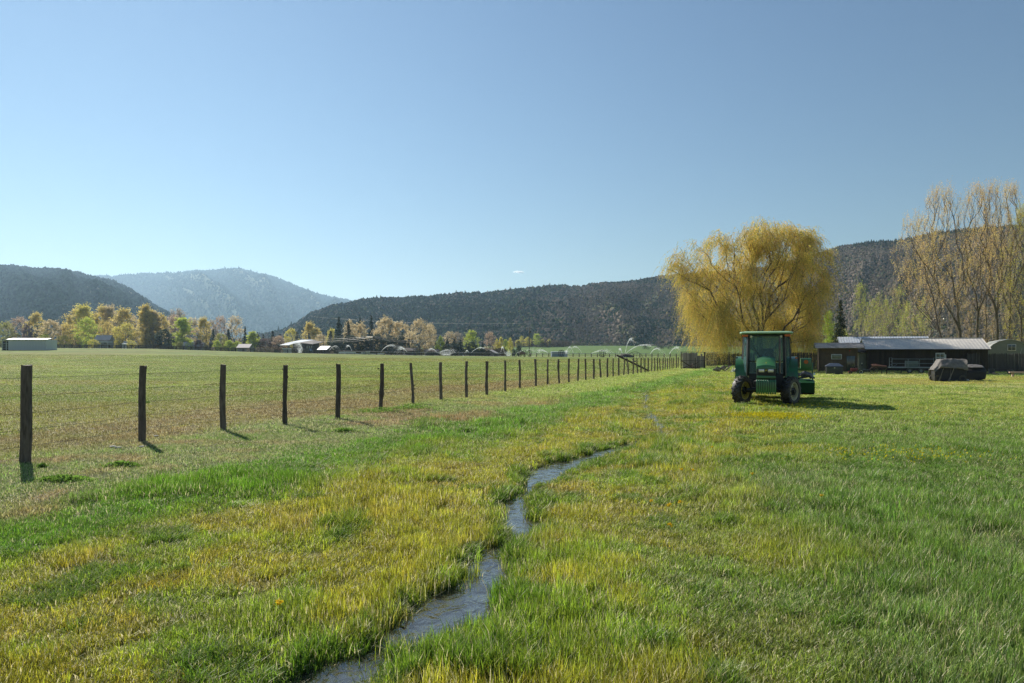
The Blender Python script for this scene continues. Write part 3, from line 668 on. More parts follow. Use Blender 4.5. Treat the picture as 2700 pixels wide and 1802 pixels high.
Dv = np.concatenate([out * (.15 + .4 * smooth(.4, .8, hgt) * (1 - .6 * smooth(.85, 1, hgt)))[:, None] + rg.normal(0, .3, (n, 2)), (rg.uniform(-.2, .6, n) * smooth(.35, 1, hgt))[:, None] - .35], 1); Dv /= np.linalg.norm(Dv, axis=1, keepdims=True)
Ls = rg.uniform(.35, 1.1, n) + rg.uniform(0, 2.4, n) * (1 - smooth(.3, .75, hgt))
WC = [(.76, .57, .12), (.62, .54, .11), (.74, .49, .14), (.48, .46, .11)]
cs = vary(rg, n, WC, [4, 3, 2, 2]) * (.65 + .7 * fbm(S[:, 0] * .8, S[:, 2] * .8 + S[:, 1] * .5, 66, 2))[:, None]
rb, pts = ribbons(S, Dv, Ls, .022, rg, cs * .75, 1.1, 4)
m = 10; ti = rg.uniform(.05, 1, (n, m)) * 3.999; i0 = ti.astype(int); fr = (ti - i0)[..., None]
LP = (np.take_along_axis(pts, i0[..., None].repeat(3, 2), 1) * (1 - fr) + np.take_along_axis(pts, (i0 + 1)[..., None].repeat(3, 2), 1) * fr).reshape(-1, 3) + rg.normal(0, .045, (n * m, 3))
k = LP[:, 2] > .5; LP = LP[k]; lc = np.repeat(cs, m, 0)[k] * rg.uniform(.75, 1.25, (len(LP), 1))
tree_obj('willow_tree', wb, wood(P, par, r, 0, 1.5, 8), [rb, quads(LP, rg.uniform(.10, .2, len(LP)), rg.uniform(.028, .058, len(LP)), rg, lc, ((0, 0, -1), .6))],
         'huge golden weeping willow with several dark stems rising behind the green tractor')

# --- poplars and cottonwoods at the right
def poplar(px, d, top, base_w, lean, seed, label, cols, wts, nA=260, spread=1.0, leafn=15, trunk_r=1.0, fork=.3, lowest=.38, kind='poplar_tree', group='tall poplars behind the barn', bark=None, nudge=0.0, minr=.0165, spike=1.3, lfs=1.0):
    rg = np.random.default_rng(seed); b = G(px, d); H = (HY - top) * d / F + CH - b.z; lx = lean * d / F
    t = rg.uniform(0, 1, nA) ** .75; zz = H * (lowest + (1 - lowest) * t); env = base_w * d / F * spread * np.sin(np.pi * np.clip(.16 + .80 * t, 0, 1)) ** .75
    th = rg.uniform(0, 6.28, nA); q = np.sqrt(rg.uniform(.05, 1, nA))
    att = np.stack([lx * (zz / H) + np.cos(th) * env * q + nudge * 0, np.sin(th) * env * q, zz], 1)
    st = np.array([[lx * f + rg.normal(0, .10), rg.normal(0, .10), H * f] for f in (.1, .2, .3, .4, .5, .6, .7, .8)])
    P, par, D, L = grow(np.array([0, 0, -.2]), np.concatenate([st, att]), .3, 1.0, 1.3, .22, .03, rg, 1.6); r = np.minimum(radii(par, minr, 2.02), .42) * trunk_r
    tips = np.where(r < .045)[0]; tips = tips[P[tips, 2] > H * lowest * .8]; n = int(len(tips) * 2.2); S = P[rg.choice(tips, n)] + rg.normal(0, .15, (n, 3))
    Dv = rg.normal(0, .17, (n, 3)) + np.array([0, 0, 1.]); Dv /= np.linalg.norm(Dv, axis=1, keepdims=True)
    Ls = rg.uniform(.6, spike * 1.5, n); cs = vary(rg, n, cols, wts, .25)
    rb, pts = ribbons(S, Dv, Ls, .022, rg, (.42, .32, .22), 0, 2)
    m = leafn; f_ = rg.uniform(.1, 1.08, (n, m)); LP = (S[:, None] + Dv[:, None] * (Ls[:, None] * f_)[..., None]).reshape(-1, 3) + rg.normal(0, .10, (n * m, 3))
    lc = np.repeat(cs, m, 0) * rg.uniform(.7, 1.3, (n * m, 1))
    return tree_obj(kind, b, wood(P, par, r, 0, 1.3, 8), [rb, quads(LP, rg.uniform(.06, .12, n * m) * lfs, rg.uniform(.042, .085, n * m) * lfs, rg, lc)], label, 'tree', group, bark)
GOLD = [(.90, .64, .20), (.84, .64, .20), (.84, .54, .22), (.74, .62, .17)]
OLIVE = [(.60, .58, .08), (.68, .56, .09), (.54, .56, .10)]
poplar(2540, 92, 508, 62, -62, 31, 'tall forked golden poplar standing directly behind the right end of the long barn', GOLD, [4, 3, 3, 1], 330, 1.25, 12)
poplar(2580, 96, 500, 48, -10, 32, 'bare stemmed golden poplar just right of the forked one beyond the barn gable', GOLD, [3, 3, 3, 1], 260, 1.1, 11)
poplar(2634, 94, 492, 52, -20, 33, 'straight dark trunked poplar left above the round roofed green shed', GOLD, [3, 3, 3, 1], 300, 1.1, 11)
poplar(2660, 98, 496, 44, 5, 34, 'straight poplar rising behind the window of the round roofed green shed', GOLD, [3, 3, 3, 2], 260, 1.1, 11)
poplar(2690, 90, 560, 46, 10, 35, 'yellow green poplar rightmost in the picture behind the green shed', OLIVE, [3, 3, 2], 260, 1.2, 15, lowest=.12)
poplar(2745, 92, 520, 60, 10, 36, 'yellow green poplar cut off by the right edge of the photo', OLIVE, [3, 3, 2], 260, 1.2, 14, lowest=.12)
poplar(2500, 86, 585, 60, -88, 37, 'thin golden poplar leaning left over the barn roof', GOLD, [3, 3, 2, 1], 230, 1.25, 12, .8)
poplar(2440, 104, 655, 42, -30, 38, 'low spreading golden tree behind the middle of the long barn', GOLD, [3, 3, 3, 1], 170, 1.5, 9, .7, lowest=.3)
poplar(2600, 112, 600, 60, 0, 39, 'rust tinted back poplar seen between the two straight trunks', GOLD, [2, 2, 5, 0], 220, 1.2, 12, .8, lowest=.1)
poplar(2475, 116, 790, 70, 0, 40, 'tan bushy undergrowth tree behind the right half of the barn', [(.34, .26, .15), (.36, .30, .12)], [1, 1], 150, 1.2, 9, .5, lowest=.05, kind='bushy_tree', group='bushy trees behind the barn')
poplar(2560, 116, 800, 60, 0, 41, 'tan bushy undergrowth tree between barn and green shed', [(.34, .26, .15), (.38, .33, .10)], [1, 1], 130, 1.2, 9, .5, lowest=.05, kind='bushy_tree', group='bushy trees behind the barn')
poplar(2655, 112, 790, 60, 0, 42, 'orange tan bushy tree behind the green shed roof', [(.42, .29, .10), (.40, .35, .09)], [1, 1], 150, 1.2, 10, .5, lowest=.05, kind='bushy_tree', group='bushy trees behind the barn')
poplar(2350, 112, 770, 60, 0, 43, 'grey tan bushy tree among the aspens behind the barn', [(.33, .26, .14), (.36, .34, .10)], [1, 1], 130, 1.2, 8, .5, lowest=.05, kind='bushy_tree', group='bushy trees behind the barn')
GRN = [(.48, .58, .08), (.56, .56, .10), (.40, .50, .08)]
for i, (px, top, w, ln, lb) in enumerate([(2264, 772, 15, 0, 'white aspen leftmost of the row behind the barn'), (2277, 760, 17, -5, 'tallest left aspen of the row with white trunk behind the barn'), (2294, 800, 12, 5, 'short aspen third of the row behind the barn'), (2315, 788, 16, 0, 'straight white aspen in the middle of the row behind the barn'),
        (2335, 800, 14, 2, 'slim aspen with pale yellow leaves right of the middle of the row'), (2362, 772, 18, 12, 'aspen leaning right with bright green leaves above the barn ridge'), (2390, 812, 14, 3, 'small aspen next to the leaning one behind the barn'), (2430, 800, 15, 4, 'aspen rightmost of the row near the poplar trunks')]):
    poplar(px, 97, top, w, ln, 60 + i, lb, GRN, [3, 3, 2], 60, 1.15, 8, .62, lowest=.42, kind='aspen_tree', group='aspens behind the barn', bark=BARKP, spike=.9, lfs=1.05)
poplar(2184, 90, 836, 15, 0, 71, 'small bright lime green poplar left of the dark spruce', [(.32, .52, .03), (.42, .55, .05)], [1, 1], 110, 1.1, 26, .6, lowest=.02, kind='young_poplar', group='young trees by the shed', spike=.8)
poplar(2225, 101, 885, 26, 0, 72, 'low green shrub peeking out behind the dark spruce', GRN, [3, 3, 2], 60, 1.2, 20, .4, lowest=.02, kind='shrub', group='young trees by the shed', spike=.8)
poplar(2150, 100, 900, 22, 0, 73, 'grey green shrub between willow and small shed', [(.22, .26, .10), (.30, .30, .12)], [1, 1], 80, 1.3, 18, .4, lowest=.02, kind='shrub', group='young trees by the shed', spike=.8)
poplar(2105, 98, 860, 24, 0, 74, 'grey olive shrub behind the tractor cab right of the willow', [(.26, .27, .11), (.34, .31, .10)], [1, 1], 100, 1.2, 18, .4, lowest=.02, kind='shrub', group='young trees by the shed', spike=.8)
poplar(2330, 118, 850, 80, 0, 75, 'olive thicket low between the aspen trunks', [(.26, .27, .11), (.36, .36, .08)], [1, 1], 140, 1.3, 12, .4, lowest=.02, kind='shrub', group='young trees by the shed', spike=.9)

# --- conifers
def conifer_parts(H, W, rg, dens=1.0, dark=1.0, base=.03, big=1.0):
    n = int(52 * dens); z = np.linspace(base * H, H * .97, n); A = []; B = []; C = []
    P = []; 
    for zz in z:
        t = 1 - zz / H; rr = W * (t ** .8) * rg.uniform(.8, 1.1); kk = max(4, int(11 * t + 4))
        th = rg.uniform(0, 6.28, kk); q = rr * rg.uniform(.7, 1.1, kk)
        for a, b in zip(th, q):
            m = max(3, int(b / (.16 if H < 12 else .22) * dens)); f = np.linspace(.1, 1, m); 
            x = np.cos(a) * b * f; y = np.sin(a) * b * f; P.append(np.stack([x, y, zz - b * .28 * f + b * .10 * f ** 3], 1))
    P = np.concatenate(P); P = P + rg.normal(0, .05, P.shape) * H / 9; n = len(P)
    col = vary(rg, n, [(.035, .06, .035), (.05, .075, .04), (.03, .045, .03)], [3, 2, 2], .3) * dark
    tr = prisms(np.array([[0, 0, -.2], [0, 0, H * .5]]), np.array([[0, 0, H * .5], [0, 0, H]]), [H * .02, H * .011], [H * .011, .01], 7, (1, 1, 1))
    return [tr], [quads(P, rg.uniform(.22, .4, n) * H / 9 * big ** .7, rg.uniform(.07, .13, n) * H / 9 * big ** 1.5, rg, col, ((0, 0, -.3), .8))]
rg = np.random.default_rng(88); b = G(2216, 88)
tp, cp = conifer_parts((HY - 789) * 88 / F + CH - b.z, 1.55, rg, 1.5)
tree_obj('spruce_tree', b, tp, cp, 'dark pointed spruce standing left of the aspens above the small shed', 'tree', None, None, NEEDLE)

# --- the belt of trees beyond the field
def proto_round(rg, bare=.5, W=3.4, low=.12, nA=90, vee=False, leaves=16, col=True, droopy=False):
    H = 10.; t = rg.uniform(0, 1, nA); zz = H * (low + (1 - low) * t ** .8); env = W * np.sin(np.pi * np.clip(.14 + .83 * t, 0, 1)) ** .75; th = rg.uniform(0, 6.28, nA); q = np.sqrt(rg.uniform(.1, 1, nA))
    att = np.stack([np.cos(th) * env * q, np.sin(th) * env * q, zz], 1)
    P, par, D, L = grow(np.array([0, 0, -.3]), np.concatenate([np.array([[0, 0, 1.2], [.1, 0, 2.2]]), att]), .35, 2.2, 1.2, .5, .06, rg); r = np.minimum(radii(par, .028, 2.2), .3)
    tips = np.where(r < .1)[0]; n = int(len(tips) * 3.4); S = P[rg.choice(tips, n)] + rg.normal(0, .25, (n, 3)); Dv = rg.normal(0, .5, (n, 3)) + np.array([0, 0, -.3 if droopy else .8]); Dv /= np.linalg.norm(Dv, axis=1, keepdims=True)
    Ls = rg.uniform(.4, 1.2, n); rb, _ = ribbons(S, Dv, Ls, .045, rg, (.55, .45, .4), .4 if droopy else 0, 1); m = leaves
    f_ = rg.uniform(0, 1.1, (n, m)); LP = (S[:, None] + Dv[:, None] * (Ls[:, None] * f_)[..., None]).reshape(-1, 3) + rg.normal(0, .16, (n * m, 3))
    lc = np.repeat(rg.uniform(.65, 1.25, (n, 1)), m, 0) * rg.uniform(.8, 1.2, (n * m, 1)) * np.ones((1, 3))
    return wood(P, par, r, 0, 1.3, 5), [rb, quads(LP, rg.uniform(.2, .36, n * m), rg.uniform(.13, .22, n * m), rg, lc)]
rg = np.random.default_rng(99); PR = {}
def reg(key, variants, leaf):
    PR[key] = [(npmesh('trunk', t, True), npmesh('crown', c), leaf) for t, c in variants]
    for t, c, l in PR[key]: t.materials.append(BARK); c.materials.append(l)
reg('tall', [proto_round(rg, W=2.3, low=.08, nA=110, leaves=14) for _ in range(3)], LEAF)
reg('round', [proto_round(rg, W=4.4, low=.05, nA=120, leaves=17, droopy=True) for _ in range(3)], LEAF)
reg('bare', [proto_round(rg, W=2.9, low=.12, nA=120, leaves=5) for _ in range(2)], LEAF)
reg('open', [proto_round(rg, W=4.2, low=.2, nA=140, leaves=9) for _ in range(2)], LEAF)
reg('column', [proto_round(rg, W=1.1, low=.03, nA=90, leaves=20) for _ in range(2)], LEAF)
reg('conifer', [conifer_parts(10., 2.1, rg, .62, big=2.1) for _ in range(3)], NEEDLE)
reg('dense', [proto_round(rg, W=3.6, low=.02, nA=130, leaves=34) for _ in range(2)], LEAF)
PW = dict(tall=2.3, round=4.4, bare=2.9, open=4.2, column=1.1, conifer=1.9, dense=3.6)
YEL = (.72, .66, .16); OCH = (.72, .60, .20); LIM = (.58, .66, .12); TAN = (.70, .58, .34); PNK = (.56, .42, .30); GRY = (.42, .36, .27); DKG = (.06, .085, .05); PUR = (.16, .11, .10); WHT = (1, 1, 1); OLV = (.44, .44, .14)
BT = [ # px, top, width px, kind, colour, depth, label
 (12, 850, 60, 'round', OLV, 300, 'low olive bushy tree at the left edge above the white shed'), (50, 842, 55, 'bare', PNK, 310, 'brownish bare tree behind the white shed roof'), (96, 832, 46, 'tall', OCH, 305, 'round topped yellow tree right behind the end of the white shed'),
 (72, 862, 22, 'dense', PUR, 296, 'dark purple shrub behind the white shed'), (98, 858, 22, 'conifer', DKG, 292, 'dark evergreen just right of the white shed gable'), (134, 845, 66, 'round', TAN, 285, 'broad tan dome shaped willow right of the white shed'), (118, 882, 34, 'round', LIM, 280, 'low lime green bush in front of the tan dome willow'),
 (184, 856, 60, 'round', OCH, 288, 'yellow tan bushy tree with grey limbs right of the dome willow'), (170, 885, 36, 'round', YEL, 282, 'low yellow bush between dome willow and weeping green tree'), (200, 820, 52, 'tall', OCH, 315, 'tall pale tree left shoulder of the highest yellow group'), (222, 812, 50, 'tall', YEL, 310, 'highest yellow cottonwood of the left group'),
 (228, 838, 56, 'round', LIM, 283, 'bright yellow green weeping tree below the highest cottonwood'), (266, 814, 42, 'tall', OCH, 320, 'tall ochre cottonwood left of a matching one above the grey house'), (291, 815, 38, 'tall', TAN, 322, 'tall tan cottonwood right of a matching one above the grey house'), (276, 850, 40, 'open', OCH, 300, 'dark limbed yellow tree right above the grey house roof'),
 (312, 835, 40, 'bare', GRY, 330, 'grey bare tree in the gap behind two cottonwoods'), (324, 821, 50, 'tall', OCH, 300, 'large round topped cottonwood right of the grey house'), (330, 858, 60, 'open', YEL, 285, 'spreading yellow tree with visible fan of limbs right of the grey house'), (296, 885, 34, 'round', YEL, 280, 'low yellow bush right beside the grey house'),
 (352, 838, 34, 'bare', TAN, 310, 'thin tan tree between fan limbed tree and tall columns'), (362, 875, 32, 'round', OCH, 282, 'small ochre bush at the foot of the tall column poplar'), (383, 811, 26, 'column', OCH, 295, 'tall narrow column poplar standing highest right of centre left'), (396, 826, 26, 'column', OCH, 296, 'second narrow column poplar close beside the tallest column'),
 (408, 828, 26, 'column', TAN, 297, 'rusty narrow column poplar third in the column group'), (424, 836, 36, 'tall', OCH, 300, 'rounded ochre tree ending the column group on the right'), (434, 872, 42, 'dense', DKG, 278, 'dark round evergreen bush right of the column poplars'), (458, 836, 50, 'bare', PNK, 315, 'pinkish bare tree behind the dark round evergreen'),
 (468, 822, 56, 'bare', GRY, 330, 'tall grey bare tree against the far blue mountain foot'), (481, 845, 32, 'column', LIM, 285, 'pointed bright lime tree beside the pink bare tree'), (468, 890, 26, 'round', LIM, 280, 'low lime bush at the foot of the pointed lime tree'), (507, 842, 42, 'bare', TAN, 305, 'tan brown bare tree right of the pointed lime tree'),
 (537, 844, 34, 'tall', OCH, 300, 'yellow tan cottonwood left of the grey leafless group'), (556, 848, 34, 'bare', GRY, 320, 'grey leafless tree left in the leafless group'), (582, 840, 42, 'bare', PNK, 325, 'pink grey leafless tree in the middle of the leafless group'), (620, 838, 44, 'bare', TAN, 300, 'tall leafless tree with a wide fork above the pale domed roof'),
 (562, 868, 20, 'conifer', DKG, 290, 'narrow dark spruce left of a pair below the leafless group'), (602, 868, 30, 'conifer', DKG, 290, 'broad dark spruce right of a pair below the leafless group'), (582, 880, 34, 'round', OLV, 282, 'olive bush between the pair of dark spruces'), (646, 860, 18, 'conifer', DKG, 300, 'slim dark spruce left of the yellow column tree'),
 (665, 878, 22, 'column', LIM, 285, 'yellow green column tree left of a dark spruce cluster'), (604, 900, 26, 'dense', LIM, 276, 'low lime shrub in front of the broad dark spruce'), (626, 902, 26, 'dense', LIM, 276, 'low lime shrub just left of the pale domed roof'), (572, 900, 20, 'dense', LIM, 276, 'low lime shrub left of the other two near the domed roof'),
 (680, 876, 20, 'conifer', DKG, 295, 'dark spruce first in the cluster left of the white barn'), (694, 880, 18, 'conifer', DKG, 300, 'dark spruce second in the cluster left of the white barn'), (719, 873, 32, 'conifer', DKG, 292, 'widest dark spruce in the cluster left of the white barn'), (738, 880, 24, 'conifer', DKG, 300, 'dark spruce nearest to the left gable of the white barn'),
 (700, 895, 50, 'bare', PUR, 284, 'purple brown thicket below the spruce cluster'), (735, 888, 40, 'bare', PNK, 282, 'brown thicket left of the white barn roof'), (768, 868, 36, 'round', YEL, 310, 'yellow green round tree behind the white barn ridge'), (783, 875, 20, 'conifer', DKG, 290, 'dark spruce left one above the white barn roof'),
 (815, 878, 24, 'conifer', DKG, 290, 'dark spruce right one above the white barn roof'), (817, 856, 34, 'tall', OCH, 310, 'ochre rounded tree right behind the white barn'), (834, 870, 30, 'tall', OCH, 308, 'smaller ochre tree beside the rounded one behind the barn'), (846, 882, 32, 'round', TAN, 295, 'tan low tree right of the open fronted barn'),
 (874, 868, 26, 'round', YEL, 300, 'yellow tree in front left of the tallest dark spruce'), (893, 834, 32, 'conifer', DKG, 285, 'tallest dark spruce of the middle group'), (872, 872, 30, 'conifer', DKG, 283, 'dark spruce low left of the tallest one'), (918, 846, 28, 'conifer', DKG, 288, 'dark spruce right beside the tallest one'),
 (921, 845, 34, 'round', TAN, 320, 'tan crown rising behind the two tall spruces'), (947, 853, 60, 'round', TAN, 290, 'broad tan tree right of the tallest spruce'), (949, 836, 26, 'conifer', DKG, 325, 'dark spruce behind the broad tan tree'), (979, 831, 24, 'conifer', DKG, 322, 'dark pointed spruce left of the largest tan tree'),
 (1016, 838, 66, 'round', TAN, 290, 'largest golden tan tree of the middle group'), (1054, 850, 58, 'round', TAN, 292, 'golden tan tree right of the largest one'), (1106, 850, 70, 'open', TAN, 270, 'dark limbed tan cottonwood standing at the right end of the middle group'), (1135, 858, 34, 'open', TAN, 285, 'small tan tree overlapping the dark limbed cottonwood'),
 (893, 892, 40, 'dense', DKG, 275, 'dark evergreen bush leftmost under the middle group'), (925, 888, 44, 'dense', DKG, 276, 'dark evergreen bush under the broad tan tree'), (960, 890, 44, 'dense', DKG, 277, 'dark evergreen bush left of the utility pole'), (993, 886, 44, 'dense', DKG, 276, 'dark evergreen bush right of the utility pole'),
 (1030, 888, 46, 'dense', DKG, 277, 'dark evergreen bush under the largest tan tree'), (1068, 884, 44, 'dense', DKG, 276, 'dark evergreen bush left of the dark limbed cottonwood'), (1161, 890, 22, 'dense', LIM, 280, 'small yellow green tree right of the dark limbed cottonwood'), (1180, 895, 26, 'conifer', DKG, 276, 'dark hedge spruce leftmost before the yellow tree'),
 (1198, 893, 28, 'conifer', DKG, 277, 'dark hedge spruce second before the yellow tree'), (1214, 896, 28, 'conifer', DKG, 276, 'dark hedge spruce third before the yellow tree'), (1190, 908, 46, 'dense', DKG, 274, 'dark hedge bush low before the row of hedge spruces'), (1186, 878, 36, 'bare', TAN, 300, 'thin tan tree behind the hedge spruces'),
 (1207, 880, 34, 'bare', GRY, 302, 'thin grey tree behind the hedge spruces'), (1243, 877, 34, 'tall', LIM, 290, 'bright yellow green tree right of the hedge spruces'), (1244, 904, 34, 'dense', DKG, 278, 'dark bush at the foot of the bright yellow green tree'), (1291, 878, 32, 'bare', PNK, 295, 'rounded pinkish tree alone before the scrubby hill'),
 (1273, 903, 20, 'conifer', DKG, 285, 'small dark spruce left of the pinkish tree'), (1310, 898, 15, 'tall', YEL, 330, 'small lime aspen first of a low clump at the meadow edge'), (1321, 893, 13, 'tall', YEL, 331, 'small lime aspen second of a low clump at the meadow edge'), (1333, 899, 15, 'tall', LIM, 330, 'small lime aspen third of a low clump at the meadow edge'),
 (1346, 895, 13, 'tall', YEL, 332, 'small lime aspen last of a low clump at the meadow edge'), (1365, 899, 10, 'column', YEL, 560, 'pale slim aspen left before the meadow slope'), (1376, 889, 13, 'tall', YEL, 560, 'pale slim aspen just left of the right utility pole'), (1392, 891, 16, 'tall', YEL, 562, 'pale aspen behind the right utility pole'),
 (1416, 883, 22, 'tall', LIM, 560, 'tallest lime aspen above the top edge of the meadow'), (1430, 897, 8, 'column', YEL, 561, 'very slim aspen right of the tallest meadow aspen'), (1448, 896, 8, 'column', YEL, 562, 'last slim aspen on the meadow top edge'), (246, 896, 26, 'round', YEL, 266, 'low yellow bush in front of the left corner of the grey house'), (500, 900, 22, 'round', LIM, 272, 'low lime bush between the two small pale roofed houses'), (524, 898, 22, 'dense', PUR, 272, 'purple brown bush right of the small grey roofed house'), (345, 898, 26, 'round', YEL, 268, 'yellow bush hiding the reddish roofed low house'), (474, 903, 18, 'dense', OLV, 270, 'olive bush at the left corner of the pale roofed house'), (1355, 921, 10, 'dense', DKG, 300, 'small round dark shrub in the meadow left of a taller one'), (1368, 914, 14, 'dense', DKG, 300, 'taller dark round shrub in the meadow left of the utility pole')]
KN = dict(tall='cottonwood_tree', round='broad_tree', bare='leafless_tree', open='cottonwood_tree', column='poplar_tree', conifer='spruce_tree', dense='bush')
for i, (px, top, w, kind, colr, d, lb) in enumerate(BT):
    b = G(px, d); H = (HY - top) * d / F + CH - b.z; t, c, l = PR[kind][i % len(PR[kind])]
    e = empty(KN[kind], b, rg.uniform(0, 6.28), lb, 'bush' if kind == 'dense' else 'tree', 'trees beyond the far field fence')
    sxy = w * .56 * d / F / PW[kind]; e.scale = (sxy, sxy, H / 10.)
    link('trunk', t, None, e); o = link('crown', c, None, e)
    o.color = ((1, 1, 1, 1) if kind == 'conifer' else (*colr, 1))
# brown brush under the belt and at the meadow's upper edge
rg = np.random.default_rng(12); Pb = []; Cb = []; Sb = []
for px0, px1, d0, d1, n, cl, s in ((-150, 1330, 300, 345, 900, (.15, .12, .085), 3.2), (-150, 1300, 282, 300, 420, (.17, .16, .07), 2.0), (1130, 1320, 285, 330, 120, (.10, .09, .07), 2.6), (1300, 1500, 560, 640, 260, (.16, .125, .10), 4.6), (1480, 1990, 640, 660, 260, (.17, .17, .07), 2.4), (1690, 1850, 500, 560, 25, (.09, .09, .07), 2.2),
        (2040, 2800, 118, 135, 420, (.20, .18, .07), 1.6)):
    px = rg.uniform(px0, px1, n); d = rg.uniform(d0, d1, n); x = (px - CX) / F * d; Pb.append(np.stack([x, d, gz(x, d) + .2], 1)); Cb.append(np.array(cl) * rg.uniform(.5, 1.5, (n, 1))); Sb.append(s * rg.uniform(.6, 1.5, n))
Pb = np.concatenate(Pb); Cb = np.concatenate(Cb); Sb = np.concatenate(Sb); n = len(Pb)
bl = []
for _ in range(2):
    q = ell(rg, 260, (0, 0, .35), (.6, .6, .5), .4); qd = quads(q, rg.uniform(.08, .16, 260), rg.uniform(.04, .09, 260), rg, np.stack([rg.uniform(.6, 1.3, 260), np.zeros(260), np.zeros(260)], 1))
    bl.append(link('brush_twigs', npmesh('brush_twigs', [qd]), BRUSH, hidden=True))
scatter('valley_brush', Pb, np.stack([0 * Sb, 0 * Sb, rg.uniform(0, 6, n)], 1), np.stack([Sb, Sb, Sb], 1), Cb, rg.integers(0, 2, n), bl)
# ------------------------------------------------------------------ wire fence
WOODP = M('weathered_post', (.19, .155, .125), .9, c2=(.075, .06, .05), scale=7, stretch=(3, 3, .5), bump=.9, objvar=.25)
WIRE = M('rusty_wire', (.16, .14, .12), .5, .6, scale=20)
GALV = M('galvanised_steel', (.42, .44, .45), .4, .7, scale=8)
fence = empty('wire_fence', (0, 0, 0), 0, 'long wire fence of dark wooden posts running from left foreground to the gate', 'fence')
far_px = [1412.5, 1443, 1474, 1500, 1524, 1545, 1565, 1584, 1601, 1617, 1632, 1645, 1657, 1669, 1681, 1690, 1701, 1710, 1718, 1726, 1734, 1741, 1748, 1754, 1760, 1766, 1772, 1777, 1783, 1788]
posts = []
rg = np.random.default_rng(44)
for px, yb, yt in PX_POSTS:
    d = CH * F / (yb - HY); x = (px - CX) / F * d; z = float(gz(x, d)); d = (CH - z) * F / (yb - HY); x = (px - CX) / F * d; posts.append((x, d, z, CH + (HY - yt) / F * d - z))
for px in far_px:
    # the fence line from the last measured post to the gate
    a = np.array(posts[11][:2]); bq = np.array([17.2, 71.5]); k = (px - CX) / F
    t = (k * a[1] - a[0]) / ((bq[0] - a[0]) - k * (bq[1] - a[1])); p = a + (bq - a) * t; z = float(gz(p[0], p[1]))
    posts.append((p[0], p[1], z, float(np.interp(p[1], [32, 45, 70], [1.34, 1.30, 1.15])) + rg.normal(0, .025)))
for i, (x, y, z, h) in enumerate(posts):
    b = PB(); n = 14; rad = .062 if i in (0, 1, 2, 4) else rg.uniform(.046, .06); rings = []; lx = rg.normal(0, .032); rough = .05 if i in (0, 1, 2, 4, 7) else .22
    if i == 0: rad = .076; lx = .05
    if i == 1: lx = .045; 
    m = 12 if i < 12 else 4; n = 12 if i < 12 else 6
    for j in range(m + 1):
        t = j / m; zz = -.15 + (h + .15) * t; cx = lx * t + .012 * math.sin(5 * t + i); rr = rad * (1.06 - .1 * t) * (1 + rough * .35 * rg.normal())
        rings.append([(cx + rr * (1 + rough * .3 * rg.normal()) * math.cos(2 * math.pi * k / n), rr * (1 + rough * .3 * rg.normal()) * math.sin(2 * math.pi * k / n), zz + (.006 * rg.normal() if j == m else 0)) for k in range(n)])
    b.loft(rings)
    if rough > .1 and i < 20:
        for _ in range(3):
            zz = rg.uniform(.3, h - .1); s = rg.choice([-1, 1]); b.cyl((s * rad * .6, 0, zz), (s * (rad + rg.uniform(.012, .035)), -.01, zz + .04), .022, .008, 6)
    b.build('post', WOODP, fence, (x, y, z), shade=False)
ext = [(posts[0][0] - .81 * 3 * 1.2, posts[0][1] - 2.02 * 3 * 1.2, 0, 1.4)] + posts
for fr in (.93, .735, .545, .36, .18):
    b = PB(); pts = []
    for (x0, y0, z0, h0), (x1, y1, z1, h1) in zip(ext[:-1], ext[1:]):
        for t in (0, .5): pts.append((x0 + (x1 - x0) * t + .05, y0 + (y1 - y0) * t - .02, z0 + (z1 - z0) * t + 1.4 * fr + (-.012 if t else 0) + rg.normal(0, .004)))
    b.tube(pts, .0026, 4)
    for p, q in zip(pts[:46], pts[1:47]):
        k = int((Vector(q) - Vector(p)).length / .22)
        for s in range(k):
            c = Vector(p).lerp(Vector(q), (s + .5) / k); v = Vector((rg.normal(), rg.normal(), rg.normal())).normalized() * .016; b.cyl(c - v, c + v, .0024, n=3, cap=False)
    b.build('barbed_wire', WIRE, fence)

# rusty steel gate frame at the end of the fence with grey plank panel behind
RUST = M('rusty_steel', (.10, .06, .045), .8, .3, c2=(.04, .03, .028), scale=12, bump=.3)
PLANK = M('weathered_plank', (.40, .33, .30), .9, c2=(.24, .20, .18), scale=5, stretch=(6, 6, .6), bump=.5, objvar=.3)
DGATE = 70.5
def at(px, d, z=0.): return Vector(((px - CX) / F * d, d, float(gz((px - CX) / F * d, d)) + z))
g0, g1 = at(1796, DGATE), at(1858, DGATE + .6)
gate = empty('steel_gate', g0, 0, 'tall rusty steel gate frame at the far end of the wire fence', 'gate')
v = g1 - g0; top = CH + (HY - 928.5) / F * DGATE - g0.z
PB().cyl((0, 0, -.1), (0, 0, top + .02), .055, n=8).build('gate_post', RUST, gate)
PB().cyl(v + Vector((0, 0, -.1)), v + Vector((0, 0, top)), .085, n=8).build('gate_post', RUST, gate)
PB().cyl((0, 0, top), v + Vector((0, 0, top)), .028, n=6).build('rail', RUST, gate); PB().cyl((0, 0, top * .48), v + Vector((0, 0, top * .48)), .024, n=6).build('rail', RUST, gate)
for f in (.42, .22, .68): PB().cyl(v * f + Vector((0, 0, .05)), v * f + Vector((0, 0, top)), .018, n=6).build('upright_bar', RUST, gate)
PB().cyl((.05, 0, top * .47), v * .42 + Vector((0, 0, top * .12)), .045, n=6).build('brace', RUST, gate)
pw = empty('plank_wall', at(1799, DGATE + 1.2), 0, 'patchy grey pink plank wall standing behind the steel gate', 'wall')
v = at(1856, DGATE + 1.8) - at(1799, DGATE + 1.2); nb = 13
